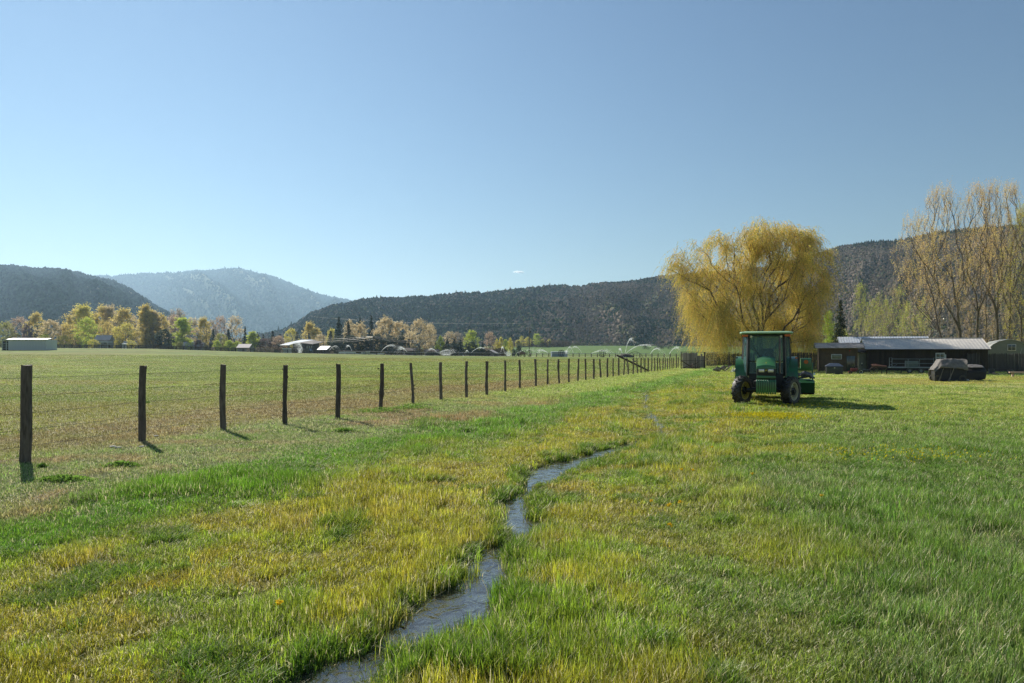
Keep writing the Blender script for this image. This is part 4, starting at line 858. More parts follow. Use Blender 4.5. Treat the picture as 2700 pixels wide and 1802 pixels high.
for i in range(nb):
    w = v.length / nb; h = (CH + (HY - rg.uniform(929.5, 931)) / F * DGATE - pw.location.z) * (1 if i < 9 else rg.uniform(.8, 1.0))
    PB().box((0, 0, h / 2), (w * .94, .03, h), .004).build('plank', PLANK, pw, v * ((i + .5) / nb) + Vector((0, rg.uniform(-.02, .02), -.02)), (0, rg.normal(0, .008), 0))
# mesh yard fence to the right of the gate with its thin steel posts, and the dark pickets further back
yard = empty('mesh_fence', at(1858, DGATE + .8), 0, 'thin steel post yard fence between gate and tractor under the willow', 'fence')
base = yard.location.copy()
for i, (px, d, yt) in enumerate([(1891, 65, 929), (1911, 67, 929.5), (1922, 70, 929), (1940, 72, 929), (1990, 74, 929)]):
    p = at(px, d); PB().cyl(p - base + Vector((0, 0, -.1)), p - base + Vector((0, 0, CH + (HY - yt) / F * d - p.z)), .022 if i != 2 else .05, n=6).build('post', RUST, yard)
for zz in (1.72, .9):
    PB().tube([at(1858, 71, zz) - base, at(1891, 65, zz) - base, at(1922, 70, zz) - base, at(1990, 74, zz) - base], .012, 5).build('wire', WIRE, yard)
for k, (zt, n) in enumerate(((0, 44),)):
    b = PB(); 
    for i in range(n):
        t = i / n; p = at(1859 + 31 * t, 71 - 6 * t) - base if t < 1 else None; b.cyl(p, p + Vector((0, 0, 1.7)), .006, n=3, cap=False)
    for zz in np.arange(.15, 1.7, .15): b.tube([at(1858, 71, zz) - base, at(1891, 65, zz) - base], .006, 3)
    o = b.build('wire_mesh', WIRE, yard, shade=False); o['kind'] = 'stuff'
DKWOOD = M('dark_fence_wood', (.085, .07, .07), .9, c2=(.045, .038, .04), scale=5, stretch=(5, 5, .6), bump=.5, objvar=.35)
def picket_fence(pa, da, pb, db, top_y, label, n, gap=.9, pointed=True, mat=None, jit=.03):
    a = at(pa, da); bb = at(pb, db); e = empty('picket_fence', a, 0, label, 'fence'); v = bb - a; L = v.length; w = L / n; ang = math.atan2(v.y, v.x)
    meshes = []
    for q in range(4):
        hw = w * gap / 2; h = 1.0; t = .07 if pointed else .0
        meshes.append(PB().prism([(-hw, 0), (hw, 0), (hw, h - t), (0 + hw * .3, h), (-hw * .3, h), (-hw, h - t)], 'y', -.012, .012).mesh('picket')); meshes[-1].materials.append(mat or DKWOOD)
    for i in range(n):
        t = (i + .5) / n; p = v * t; d = a.y + p.y; z0 = float(gz(a.x + p.x, d)) - a.z; H = CH + (HY - np.interp(t, [0, 1], top_y)) / F * d - float(gz(a.x + p.x, d)) + rg.normal(0, jit)
        o = link('picket', meshes[i % 4], None, e, (p.x, p.y, z0), (0, rg.normal(0, .012), ang)); o.scale = (1, 1, H)
    nrm = Vector((-math.sin(ang), math.cos(ang), 0)) * .04
    for f in (.25, .8):
        H = CH + (HY - top_y[0]) / F * da - a.z
        PB().box((0, 0, 0), (L, .04, .09), .004).build('rail', mat or DKWOOD, e, v / 2 + nrm + Vector((0, 0, H * f)), (0, 0, ang))
    return e
picket_fence(1862, 82, 1990, 82, (932, 932), 'dark grey picket fence in the willow shade behind the mesh fence', 46)
picket_fence(2078, 82, 2176, 80, (929, 930), 'dark picket fence between the tractor and the small brown shed', 34)
picket_fence(2549, 73, 2790, 73, (932, 932.5), 'tall dark brown picket fence in front of the round roofed green shed', 62)

# branches, scrap and old implement by the gate
LOG = M('bleached_wood', (.34, .28, .22), .9, c2=(.12, .09, .07), scale=8, bump=.4, objvar=.45)
specs = [(1880, 958, 1902, 981, .07), (1885, 974, 1909, 972, .09), (1889, 984, 1895, 977, .09), (1894, 983, 1914, 972, .05), (1897, 975, 1918, 967, .06), (1905, 970, 1926, 964, .06), (1912, 978, 1926, 966, .065), (1900, 973, 1912, 979, .05), (1908, 975, 1925, 969, .05), (1917, 973, 1930, 963, .05), (1884, 978, 1898, 970, .06), (1902, 968, 1911, 965, .045)]
lbs = ['dark log at the left end of the brush pile', 'thick brown log lying low in the brush pile', 'pale cut stub end nearest in the brush pile', 'curved grey branch low in the brush pile', 'arched branch over the middle of the brush pile', 'brown branch pointing right up out of the pile', 'straight pale plank like pole lying on the pile', 'short cross branch in the middle of the brush pile', 'thin brown branch under the pale pole', 'dark branch leaning at the right end of the pile', 'dark branch under the left half of the pile', 'short branch on top of the brush pile']
for i, (xa, ya, xb, yb, r_) in enumerate(specs):
    d = 58 + i * .15; a = GP(xa, ya if i else 975, d); b_ = GP(xb, yb, d + .4); g = float(gz(a.x, d)); a.z = max(a.z, g + r_); b_.z = max(b_.z, g + r_); m = (a + b_) / 2 + Vector((0, 0, .18 if i in (3, 4, 8, 10) else .02)); 
    pts = [a, a.lerp(m, .6), m, m.lerp(b_, .5), b_]; c = a.copy(); PBx = PB().tube([p - c for p in pts], [r_, r_ * .9, r_ * .85, r_ * .75, r_ * .5], 7)
    tag(PBx.build('log' if r_ > .08 else 'branch', LOG, None, c), lbs[i], 'branch', 'brush pile by the mesh fence')
c = at(1938, 57); e = empty('tangled_scrap', c, .4, 'grey tangled metal scrap frame with small wheel left of the tractor', 'scrap metal')
PB().tube([(-.35, 0, .1), (-.2, 0, .5), (.1, 0, .62), (.25, 0, .3), (.4, 0, .05)], .022, 6).build('handle', GALV, e); PB().tube([(-.4, .2, .05), (-.1, .1, .3), (.35, .1, .5)], .02, 6).build('rod', GALV, e); PB().tube([(-.5, -.1, .02), (-.2, -.1, .25), (0, -.1, .45)], .018, 6).build('rod', GALV, e)
PB().lathe([(-.03, .2), (.03, .2), (.03, .15), (-.03, .15)], (.18, -.15, .3), 18).build('wheel', GALV, e); PB().box((.1, .05, .2), (.4, .2, .16), .02).build('housing', GALV, e)
c = at(1822, 69.0); e = empty('harrow', c, .1, 'dark rusty farm harrow lying against the steel gate', 'farm implement')
PB().tube([(-1.0, 0, .08), (-.3, 0, .3), (.5, 0, .55), (.8, 0, .75)], .035, 6).build('tow_bar', RUST, e)
PB().tube([(-1.0, .1, .1), (0, .1, .12), (.9, .1, .15)], .04, 6).build('frame', RUST, e); PB().cyl((.45, 0, .0), (.45, 0, 1.15), .04, n=6).build('upright', RUST, e)
for i in range(7):
    x = -.35 + i * .2; PB().tube([(x, .1, .45 - .04 * i), (x + .1, 0, .3), (x, -.1, .12), (x + .06, -.05, .0)], .018, 5).build('tine', RUST, e)
PB().lathe([(-.02, .28), (.02, .28), (.02, .22), (-.02, .22)], (.1, -.1, .28), 16).build('disc', RUST, e)
a = GP(1626, 937, 60.0); b_ = GP(1712, 979, 60.0); b_.z = float(gz(b_.x, 60)) + .06
tag(PB().cyl((0, 0, 0), b_ - a, .085, .07, 10).build('irrigation_pipe', GALV if False else RUST, None, a), 'long dark pipe slanting down to the ground behind the fence posts', 'pipe')

# ------------------------------------------------------------------ tractor
GREEN = M('tractor_green', (.03, .20, .06), .36, c2=(.045, .12, .05), scale=5, spec=.6, coat=.35, bump=.02)
BLK = M('black_plastic', (.018, .018, .019), .5, c2=(.03, .028, .026), scale=5)
RUB = M('tyre_rubber', (.030, .029, .028), .55, c2=(.060, .052, .044), scale=6, bump=.25)
RIMY = M('rim_yellow', (.62, .50, .10), .45, c2=(.45, .38, .12), scale=6)
RIMC = M('rim_cream', (.60, .56, .38), .5, c2=(.42, .38, .24), scale=6)
CHR = M('lamp_lens', (.75, .76, .76), .18, .5, scale=20)
AMB = M('amber_lens', (.75, .16, .02), .25, scale=20); GLS = glass_mat('cab_glass', (.15, .27, .29), .08, .28)
IRON = M('dark_iron', (.03, .032, .03), .6, .3, scale=6); YEM = M('decal_yellow', (.70, .56, .05), .45, scale=10)
TL = G(2020, 22.0); TL.z = float(gz(TL.x, TL.y)) + .01
tr = empty('tractor', TL, R(-20.4), 'green utility tractor with enclosed cab facing the camera on the lawn', 'tractor')
# bonnet
def sec(y, w, zb, zt, r=.10):
    return [(-w, y, zb), (-w, y, zt - r * 1.3), (-w + r * .35, y, zt - r * .4), (-w + r * 1.1, y, zt - .012), (-w * .4, y, zt + .012), (0, y, zt + .018), (w * .4, y, zt + .012), (w - r * 1.1, y, zt - .012), (w - r * .35, y, zt - r * .4), (w, y, zt - r * 1.3), (w, y, zb)]
PB().loft([sec(-.66, .262, 1.19, 1.245, .03), sec(-.64, .285, 1.19, 1.29, .05), sec(-.5, .292, 1.17, 1.335, .08), sec(.1, .30, 1.05, 1.455), sec(.62, .31, .98, 1.535), sec(.86, .31, .98, 1.56)]).build('bonnet', GREEN, tr)
PB().loft([sec(-.6, .275, .82, 1.185, .02), sec(.1, .285, .80, 1.1, .02), sec(.8, .29, .80, 1.0, .02)]).build('bonnet_side', BLK, tr)
gr = PB().box((0, -.625, 1.02), (.545, .05, .34), .02).build('grille', BLK, tr)
b = PB()
for i in range(9): b.box((0, -.655, .99 - i * .008 + .0 if False else 1.045 - i * .022), (.48, .012, .008))
o = b.build('grille_slat', IRON, gr, shade=False); o['kind'] = 'stuff'
for s in (-1, 1):
    h = PB().box((s * .135, -.672, 1.13), (.165, .03, .098), .012).build('headlight', CHR, tr)
    PB().box((s * .135, -.655, 1.13), (.182, .03, .115), .012).build('bezel', BLK, h)
PB().box((0, -.645, .93), (.56, .09, .085), .02).build('front_panel', GREEN, tr)
PB().prism([(-.012, 0), (.012, 0), (.004, -.19), (-.004, -.19)], 'z', 0, .004).build('bonnet_emblem', YEM, tr, (0, -.33, 1.385), (R(9), 0, 0))
PB().prism([(-.035, .02), (-.02, .035), (0, .025), (.02, .04), (.035, .03), (.02, .012), (.03, -.02), (.018, -.02), (.005, .005), (-.015, -.005), (-.025, -.03), (-.032, -.028), (-.025, 0)], 'y', -.002, .002).build('emblem', YEM, tr, (0, -.658, 1.13))
# front weights
wm = PB().prism([(-.02, 0), (.17, 0), (.20, .04), (.20, .38), (.17, .43), (.10, .45), (.02, .42), (-.02, .36)], 'x', -.027, .027)
for f in wm.bm.faces: pass
bmesh.ops.bevel(wm.bm, geom=wm.bm.edges[:], offset=.008, segments=1, affect='EDGES'); wmm = wm.mesh('weight', True); wmm.materials.append(GREEN)
for i in range(9): link('front_weight', wmm, None, tr, (-.264 + i * .066, -.70, .41), (0, 0, R(180)))
PB().cyl((-.29, -.78, .80), (.29, -.78, .80), .018, n=8).build('weight_rod', IRON, tr); PB().box((0, -.66, .68), (.5, .12, .3), .02).build('weight_bracket', IRON, tr)
PB().box((0, .2, .66), (.42, 1.6, .42), .04).build('engine', IRON, tr); PB().box((-.3, .35, .62), (.16, .5, .3), .03).build('battery_box', BLK, tr); PB().box((0, 1.5, .6), (.5, 1.6, .4), .05).build('transmission', IRON, tr)
PB().tube([(-.6, 0, .47), (-.3, 0, .5), (.3, 0, .5), (.6, 0, .47)], [.07, .09, .09, .07], 10).build('front_axle', IRON, tr)
PB().cyl((-.8, 2.1, .72), (.8, 2.1, .72), .1, n=10).build('rear_axle', IRON, tr)
# wheels
def wheel(cx, cy, rad, w, steer, rimmat, nl, name, lab=None):
    e = PB().lathe([(-.06, .0001), (-.06, .13 * rad / .46), (.10, .13 * rad / .46), (.10, .0001)], n=20).build(name, IRON, tr, (cx, cy, rad + .0), (0, 0, R(steer)))
    if lab: e['label'] = lab
    h = w / 2; rr = rad * .60
    b = PB().lathe([(-h * .72, rr), (-h * .98, rr * 1.12), (-h, rad * .80), (-h * .93, rad * .90), (-h * .72, rad * .945), (0, rad * .955), (h * .72, rad * .945), (h * .93, rad * .90), (h, rad * .80), (h * .98, rr * 1.12), (h * .72, rr)], n=40)
    for i in range(nl):
        for s in (-1, 1):
            a = 2 * math.pi * (i + (.5 if s > 0 else 0)) / nl
            q = bmesh.ops.create_cube(b.bm, size=1.0)['verts']; bmesh.ops.scale(b.bm, vec=(w * .56, rad * .095, rad * .17), verts=q)
            for v_ in q:
                if v_.co.z > 0: v_.co.y *= .7
                v_.co.z -= .015 * rad * 4 * (abs(v_.co.x) / (w * .27)) * (1 if s * v_.co.x > 0 else 0)
            bmesh.ops.rotate(b.bm, cent=(0, 0, 0), matrix=Matrix.Rotation(s * R(38), 3, 'Z'), verts=q); bmesh.ops.translate(b.bm, vec=(s * w * .26, 0, rad * .965), verts=q)
            bmesh.ops.rotate(b.bm, cent=(0, 0, 0), matrix=Matrix.Rotation(a, 3, 'X'), verts=q)
    b.build('tyre', RUB, e)
    b = PB().lathe([(-h * .8, rr * 1.04), (-h * .8, rr * .93), (-h * .5, rr * .9), (h * .5, rr * .9), (h * .8, rr * .93), (h * .8, rr * 1.04), (h * .55, rr * .98), (-h * .55, rr * .98)], n=36)
    b.lathe([(.0, rr * .92), (.035, rr * .8), (.075, rr * .45), (.08, .0001), (.055, .0001), (.05, rr * .42), (.01, rr * .78), (-.02, rr * .92)], n=36, closed=True)
    b.build('rim', rimmat, e)
    hb = PB(); hb.cyl((.07, 0, 0), (.15, 0, 0), rr * .32, rr * .28, 8)
    for k in range(8):
        a = k * math.pi / 4; hb.cyl((.05, rr * .55 * math.cos(a), rr * .55 * math.sin(a)), (.095, rr * .55 * math.cos(a), rr * .55 * math.sin(a)), .014, n=6)
    hb.build('hub', IRON, e)
    return e
wheel(-.735, 0, .465, .29, -27, RIMY, 17, 'front_wheel', 'front wheel showing its yellow inner rim')
wheel(.735, 0, .465, .29, -27, RIMC, 17, 'front_wheel', 'front wheel showing its cream outer rim')
wheel(-.80, 2.1, .73, .42, 0, RIMY, 22, 'rear_wheel'); wheel(.80, 2.1, .73, .42, 0, RIMY, 22, 'rear_wheel')
# cab
def pillar(p, q, w=.05, name='pillar'): return PB().tube([p, q], w, 4).build(name, BLK, tr)
ZR = 2.29
A = {s: ((s * .585, .92, .92), (s * .56, 1.0, ZR)) for s in (-1, 1)}; Bp = {s: ((s * .80, 1.75, 1.0), (s * .72, 1.75, ZR)) for s in (-1, 1)}; Cc = {s: ((s * .70, 2.4, 1.2), (s * .66, 2.35, ZR)) for s in (-1, 1)}
for s in (-1, 1): pillar(*A[s], .055); pillar(*Bp[s], .04); pillar(*Cc[s], .04)
def pane(pts, name, m=GLS, th=.008):
    b = PB(); vs = [Vector(p) for p in pts]; nrm = (vs[1] - vs[0]).cross(vs[2] - vs[0]).normalized() * th
    a = [b.bm.verts.new(v_) for v_ in vs]; c_ = [b.bm.verts.new(v_ + nrm) for v_ in vs]; n = len(vs)
    for i in range(n): b.bm.faces.new((a[i], a[(i + 1) % n], c_[(i + 1) % n], c_[i]))
    b.bm.faces.new(a[::-1]); b.bm.faces.new(c_); return b.build(name, m, tr, shade=False)
pane([(-.55, .955, 1.42), (.55, .955, 1.42), (.53, .995, 2.27), (-.53, .995, 2.27)], 'windscreen')
pane([(-.575, .93, 1.0), (-.33, .93, 1.0), (-.33, .95, 1.40), (-.56, .95, 1.40)], 'lower_pane'); pane([(.33, .93, 1.0), (.575, .93, 1.0), (.56, .95, 1.40), (.33, .95, 1.40)], 'lower_pane')
PB().box((0, 1.0, .74), (1.1, .08, .5), .02).build('firewall', BLK, tr); PB().box((0, .94, 1.405), (1.12, .05, .035), .008).build('dash_rail', BLK, tr)
for s in (-1, 1):
    pane([(s * .60, .97, 1.0), (s * .80, 1.72, 1.05), (s * .72, 1.72, 2.25), (s * .575, 1.02, 2.25)], 'door_glass'); pane([(s * .80, 1.80, 1.4), (s * .71, 2.38, 1.4), (s * .67, 2.34, 2.25), (s * .72, 1.80, 2.25)], 'quarter_glass')
pane([(-.68, 2.4, 1.4), (.68, 2.4, 1.4), (.65, 2.36, 2.25), (-.65, 2.36, 2.25)], 'rear_glass')
PB().box((0, 1.75, .95), (1.15, 1.45, .12), .03).build('cab_floor', BLK, tr); PB().box((0, 2.25, 1.15), (1.3, .3, .4), .04).build('rear_bulkhead', BLK, tr)
PB().loft([[(x * w, y0 + (y1 - y0) * yy, z) for x, yy in ((-1, .08), (-.93, 0), (.93, 0), (1, .08), (1, .92), (.93, 1), (-.93, 1), (-1, .92))] for w, y0, y1, z in ((.78, .78, 2.50, 2.315), (.835, .72, 2.56, 2.335), (.84, .71, 2.57, 2.365), (.81, .75, 2.53, 2.395), (.70, .86, 2.42, 2.41))]).build('roof', M('roof_green_sunlit', (.34, .54, .33), .5, c2=(.28, .46, .27), scale=4, spec=.5), tr)  # roof colour paler than the bodywork: sun glint put into the green
PB().box((0, 1.6, 2.272), (1.38, 1.5, .03), .01).build('roof_lining', BLK, tr)
for s in (-1, 1):
    PB().box((s * .665, .78, 2.265), (.19, .07, .075), .015).build('amber_light', AMB, tr)
    l_ = PB().cyl((s * .465, .86, 2.235), (s * .465, .80, 2.23), .045, .05, 14).build('work_light', BLK, tr); PB().cyl((s * .465, .80, 2.23), (s * .465, .793, 2.229), .042, n=14).build('lens', CHR, l_)
PB().tube([(-.12, .93, 1.47), (-.42, .95, 1.92)], .008, 5).build('wiper_arm', BLK, tr)
PB().tube([(.12 + .19 * math.cos(a), 1.30 + .12 * math.sin(a), 1.62 + .13 * math.sin(a)) for a in np.linspace(0, 2 * math.pi, 22)[:-1]], .015, 6, True).build('steering_wheel', BLK, tr)
PB().box((.1, 1.2, 1.3), (.3, .3, .5), .05, (R(-15), 0, 0)).build('dashboard', BLK, tr)
seat = PB().box((.02, 1.85, 1.25), (.48, .45, .12), .04).build('seat', BLK, tr); PB().box((.02, 2.08, 1.55), (.46, .12, .6), .05).build('backrest', BLK, seat)
EXH = M('exhaust_steel', (.22, .17, .13), .45, .5, c2=(.12, .08, .06), scale=8)
PB().tube([(.42, .60, 1.0), (.42, .60, 1.35), (.42, .62, 2.12), (.42, .66, 2.17)], [.028, .03, .028, .026], 10).build('exhaust_pipe', EXH, tr)
PB().tube([(-.615, .86, .92), (-.615, .86, 1.9), (-.66, .88, 2.0), (-.71, .95, 1.92), (-.73, .97, 1.5)], .014, 8).build('handrail', M('handrail_steel', (.35, .33, .28), .4, .5), tr)
PB().tube([(.66, .92, 2.2), (.76, .80, 2.15), (.775, .80, 1.75), (.76, .80, 1.45)], .012, 6).build('mirror_arm', BLK, tr)
for s in (-1, 1):
    # rear mudguard curves over the wheel
    arc = [(2.1 + .83 * math.cos(a), .73 + .83 * math.sin(a)) for a in np.linspace(R(200), R(40), 14)]; arc2 = [(2.1 + .79 * math.cos(a), .73 + .79 * math.sin(a)) for a in np.linspace(R(40), R(200), 14)]
    m = PB().prism(arc + arc2, 'x', s * .60, s * 1.0).build('mudguard', GREEN, tr)
    arc3 = [(2.1 + .80 * math.cos(a), .73 + .80 * math.sin(a)) for a in np.linspace(R(200), R(40), 14)]
    PB().prism(arc3, 'x', s * .595, s * .62).build('mudguard_side', GREEN, m)
    PB().box((s * .95, 1.33, 1.52), (.08, .06, .05), .01).build('marker_lamp', AMB if s > 0 else BLK, m)
PB().box((-.52, 1.05, .62), (.26, .34, .34), .04).build('fuel_tank', BLK, tr)
for zz in (.42, .66): PB().box((.62, 1.12, zz), (.3, .26, .03), .005).build('step', IRON, tr)
PB().box((.78, 1.3, .54), (.03, .05, .5), .005).build('step_bracket', IRON, tr)
# mower hitched behind
MW = TL + Matrix.Rotation(R(-20.4), 3, 'Z') @ Vector((.35, 3.55, 0)); MW.z = float(gz(MW.x, MW.y)) + .03
mw = empty('mower', MW, R(-20.4), 'green mower with boxy deck and orange lamp hitched behind the tractor', 'mower')
PB().prism([(-.55, .22), (-.62, .58), (-.48, .66), (.5, .66), (.62, .5), (.62, .22)], 'x', -1.25, 1.27).build('deck', M('mower_green_dark', (.015, .09, .03), .4, scale=4), mw)
PB().box((.0, -.05, .68), (2.3, .62, .03), .01).build('deck_top', GREEN, mw)
PB().box((1.0, -.1, 1.25), (.36, .3, .40), .03).build('gearbox_housing', GREEN, mw); PB().cyl((1.0, -.27, 1.32), (1.0, -.31, 1.32), .072, n=18).build('orange_lamp', AMB, mw)
PB().box((.86, -.1, 1.05), (.75, .12, .10), .01).build('cross_bar', GREEN, mw); PB().box((1.22, -.1, .98), (.05, .08, .62), .01).build('upright', GREEN, mw); PB().box((.55, -.1, .88), (.05, .08, .4), .01).build('upright', GREEN, mw)
HOS = M('hydraulic_cylinder', (.20, .19, .20), .35, .4, scale=8)
PB().tube([(.55, -.2, .83), (.75, -.22, .86), (.8, -.22, .80)], .075, 12).build('motor', HOS, mw); PB().tube([(.82, -.22, .84), (.96, -.25, .90), (1.14, -.25, .84), (1.2, -.25, .74)], [.085, .1, .09, .08], 12).build('motor', HOS, mw)
PB().tube([(.5, -.3, .70), (.8, -.35, .74), (1.1, -.32, .80), (1.28, -.2, .74)], .035, 8).build('hose', BLK, mw); PB().cyl((.7, .2, .24), (1.3, .2, .24), .12, n=14).build('roller', IRON, mw)
PB().box((0, -.6, .55), (.5, .9, .06), .01).build('hitch_frame', IRON, mw)
# ------------------------------------------------------------------ farm buildings on the right
SIDING = M('dark_board_siding', (.060, .038, .028), .85, c2=(.03, .02, .016), scale=6, stretch=(8, 8, .6), bump=.5, objvar=.3)
TIN = M('grey_roof_metal', (.80, .74, .65), .5, .0, c2=(.56, .53, .50), scale=1.1, stretch=(1, 4, 1), bump=.05); TINB = M('blue_grey_roof_metal', (.55, .60, .66), .42, .1, c2=(.46, .50, .56), scale=2, bump=.05)  # darker mottle in TIN paints dappled tree shade into the roof colour
WHP = M('white_paint', (.72, .72, .70), .6, c2=(.55, .55, .52), scale=6); TANW = M('tan_plaster', (.34, .33, .24), .85, c2=(.28, .27, .20), scale=3); PANE_ = M('dark_window_glass', (.035, .05, .05), .12, scale=2, spec=.8); CURT = M('curtained_glass', (.16, .18, .12), .25, scale=4, spec=.7)
RB = R(-20)
def frame_obj(name, px, d, rz, label, cat, group=None): 
    p = at(px, d); return empty(name, p, rz, label, cat, group)
def boards(parent, x0, x1, y, h, n, mat, name='board', z0=0.0, rot=0, skip=None):
    w = (x1 - x0) / n; m = PB().box((0, 0, h / 2), (w * .93, .03, h), .004).mesh(name); m.materials.append(mat)
    for i in range(n):
        cx = x0 + (i + .5) * w
        if skip and skip(cx): continue
        link(name, m, None, parent, (cx, y + rg.normal(0, .004), z0))
# long barn: local x along the front, y away from the camera
barn = frame_obj('long_barn', 2283, 76.5, RB, 'long low dark timber barn with grey metal roof behind the trailer', 'barn')
bz = barn.location.z; BL_ = 11.6; EZ = CH + (HY - 921) / F * 74.5 - bz; RZ = CH + (HY - 893.5) / F * 78 - bz
PB().box((BL_ / 2 + .1, 3.0, EZ / 2 - .02), (BL_ - .3, 5.4, EZ), 0).build('wall', SIDING, barn, shade=False)
boards(barn, .1, BL_ + .1, .28, EZ - .03, 46, SIDING)
PB().prism([(.3, EZ), (5.7, EZ), (3, RZ - .1)], 'x', .2, BL_).build('gable', SIDING, barn, shade=False)
def roof_plane(parent, x0, x1, ya, za, yb, zb, mat, n, name='roof', over=.0, rib=True, t=.05):
    v = Vector((0, yb - ya, zb - za)); L = v.length; a = math.atan2(v.z, v.y)
    r_ = PB().box((0, 0, 0), (x1 - x0, L, t), .004).build(name, mat, parent, ((x0 + x1) / 2, (ya + yb) / 2, (za + zb) / 2), (a, 0, 0))
    if rib:
        b = PB()
        for i in range(n + 1): b.box((-(x1 - x0) / 2 + (x1 - x0) * i / n * .998 + .01, 0, t / 2 + .014), (.025, L, .03))
        o = b.build('seam', mat, r_, shade=False); o['kind'] = 'stuff'
    return r_
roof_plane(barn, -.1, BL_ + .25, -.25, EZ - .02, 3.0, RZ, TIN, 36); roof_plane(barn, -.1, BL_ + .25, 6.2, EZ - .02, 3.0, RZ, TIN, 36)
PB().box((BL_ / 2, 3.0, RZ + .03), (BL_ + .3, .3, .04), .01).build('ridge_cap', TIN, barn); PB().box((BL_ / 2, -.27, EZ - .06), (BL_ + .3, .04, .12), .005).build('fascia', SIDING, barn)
wx = BL_ * .625; w_ = PB().box((wx, .20, 1.55), (.86, .06, .95), .01).build('window', WHP, barn)
for q, (dx, dz) in enumerate(((-.19, .2), (.19, .2), (-.19, -.2), (.19, -.2))): PB().box((wx + dx, .155, 1.55 + dz), (.30, .04, .32), .004).build('pane', PANE_, w_)
PB().box((wx + .5, .17, 1.45), (.12, .05, .8), .01).build('shutter', WHP, barn)
# annex wall at the left end of the barn
ax = frame_obj('barn_annex', 2263, 77.6, RB, 'tan plastered annex wall with small meter box left of the long barn', 'annex'); 
PB().box((.65, 1.0, 1.0), (1.28, 2, 2.05), 0).build('wall', TANW, ax, shade=False); m_ = PB().box((.35, -.04, .75), (.22, .1, .34), .01).build('meter_box', M('meter_grey', (.16, .18, .18), .5), ax); PB().cyl((.35, -.10, .82), (.35, -.12, .82), .07, n=12).build('dial', CHR, m_)
roof_plane(ax, -.9, 1.5, -.6, 2.12, 2.2, 2.5, SIDING, 1, rib=False)
# blue roofed building behind
bb = frame_obj('rear_barn', 2215, 84, RB, 'blue grey metal roofed building peeking out behind the long barn on the left', 'barn'); z2 = bb.location.z; e2 = CH + (HY - 920) / F * 83 - z2; r2 = CH + (HY - 889) / F * 86 - z2
PB().box((4.9, 3, e2 / 2), (9.2, 5, e2), 0).build('wall', SIDING, bb, shade=False); roof_plane(bb, 0, 10.0, -.2, e2, 3, r2, TINB, 34); roof_plane(bb, 0, 10.0, 6.2, e2, 3, r2, TINB, 34)
PB().prism([(.5, e2), (5.5, e2), (3, r2 - .1)], 'x', .25, 9.4).build('gable', SIDING, bb, shade=False)
# small brown shed
sh = frame_obj('small_shed', 2160, 74, RB, 'small brown shed with weathered shingle roof and white framed window', 'shed'); z3 = sh.location.z; e3 = CH + (HY - 918.5) / F * 73.5 - z3; r3 = CH + (HY - 905) / F * 75 - z3
BRS = M('brown_stucco', (.13, .085, .05), .9, c2=(.08, .055, .035), scale=3, bump=.3); SHG = M('weathered_shingle', (.50, .45, .40), .9, c2=(.26, .23, .21), scale=3.5, stretch=(1, 2.5, 1), bump=.4, objvar=.25)
PB().box((1.9, 1.6, e3 / 2), (3.75, 2.8, e3 - .02), 0).build('wall', BRS, sh, shade=False); PB().prism([(.2, e3 - .02), (3.0, e3 - .02), (1.6, r3 - .05)], 'x', .1, 3.7).build('gable', SIDING, sh, shade=False)
for ya, yb, sgn in ((-.35, 1.6, 1), (3.55, 1.6, -1)):
    rf = roof_plane(sh, -.4, 4.35, ya, e3 + .0, yb, r3, SHG, 0, rib=False); L = math.hypot(yb - ya, r3 - e3)
    if sgn > 0:
        sm = PB().box((0, 0, 0), (.38, .36, .018), .004).mesh('shingle'); sm.materials.append(SHG)
        for r_i in range(6):
            for c_i in range(12): link('shingle', sm, None, rf, (-2.2 + c_i * .395 + (.2 if r_i % 2 else 0) * .8, -L / 2 + .17 + r_i * (L - .3) / 5.5, .036 + rg.uniform(0, .006)), (R(-2.5) * -1, 0, rg.normal(0, .01)))
w_ = PB().box((1.72, .18, 1.62 - .0), (1.02, .06, .55), .01).build('window', WHP, sh); PB().box((1.72, .14, 1.62), (.9, .04, .44), .004).build('pane', CURT, w_)
PB().box((.02, .1, e3 / 2), (.1, .1, e3), .01).build('corner_post', SIDING, sh); PB().box((3.1, .17, .85), (.8, .04, 1.7), .01).build('door', PANE_, sh)
tag(PB().lathe([(-.02, .09), (.02, .09), (.02, .03), (-.02, .03)], n=10).build('wind_chime', M('red_plastic', (.40, .05, .03), .5), None, sh.location + Matrix.Rotation(RB, 3, 'Z') @ Vector((2.95, -.3, e3 - .28))), 'small red ornament hanging under the shingle roof eave', 'ornament')
# green gambrel shed
gs = frame_obj('gambrel_shed', 2598, 80, R(-24), 'grey green shed with rounded barn roof and white window behind the picket fence', 'shed'); z4 = gs.location.z
GG = M('grey_green_siding', (.20, .215, .18), .8, c2=(.165, .175, .15), scale=3); tz = CH + (HY - 896) / F * 79 - z4; wz_ = CH + (HY - 931) / F * 79 - z4; W4 = 4.6
prof = [(0, 0), (0, wz_ - .1), (.28, wz_ + .35), (.75, wz_ + .95), (1.35, tz - .22), (2.3, tz), (3.25, tz - .22), (3.85, wz_ + .95), (4.32, wz_ + .35), (W4, wz_ - .1), (W4, 0)]
PB().prism(prof, 'y', 0, 4.5).build('wall', GG, gs, shade=False)
GR_ = M('pale_roof_sheet', (.42, .42, .38), .6, c2=(.30, .31, .28), scale=3)
for i in range(1, 9):
    (xa, za), (xb, zb) = prof[i], prof[i + 1]; L = math.hypot(xb - xa, zb - za); PB().box((0, 0, 0), (L + .03, 4.8, .05), .005).build('roof_panel', GR_, gs, ((xa + xb) / 2 + (-.03 if i < 5 else .03), 2.25, (za + zb) / 2 + .03), (0, -math.atan2(zb - za, xb - xa), 0))
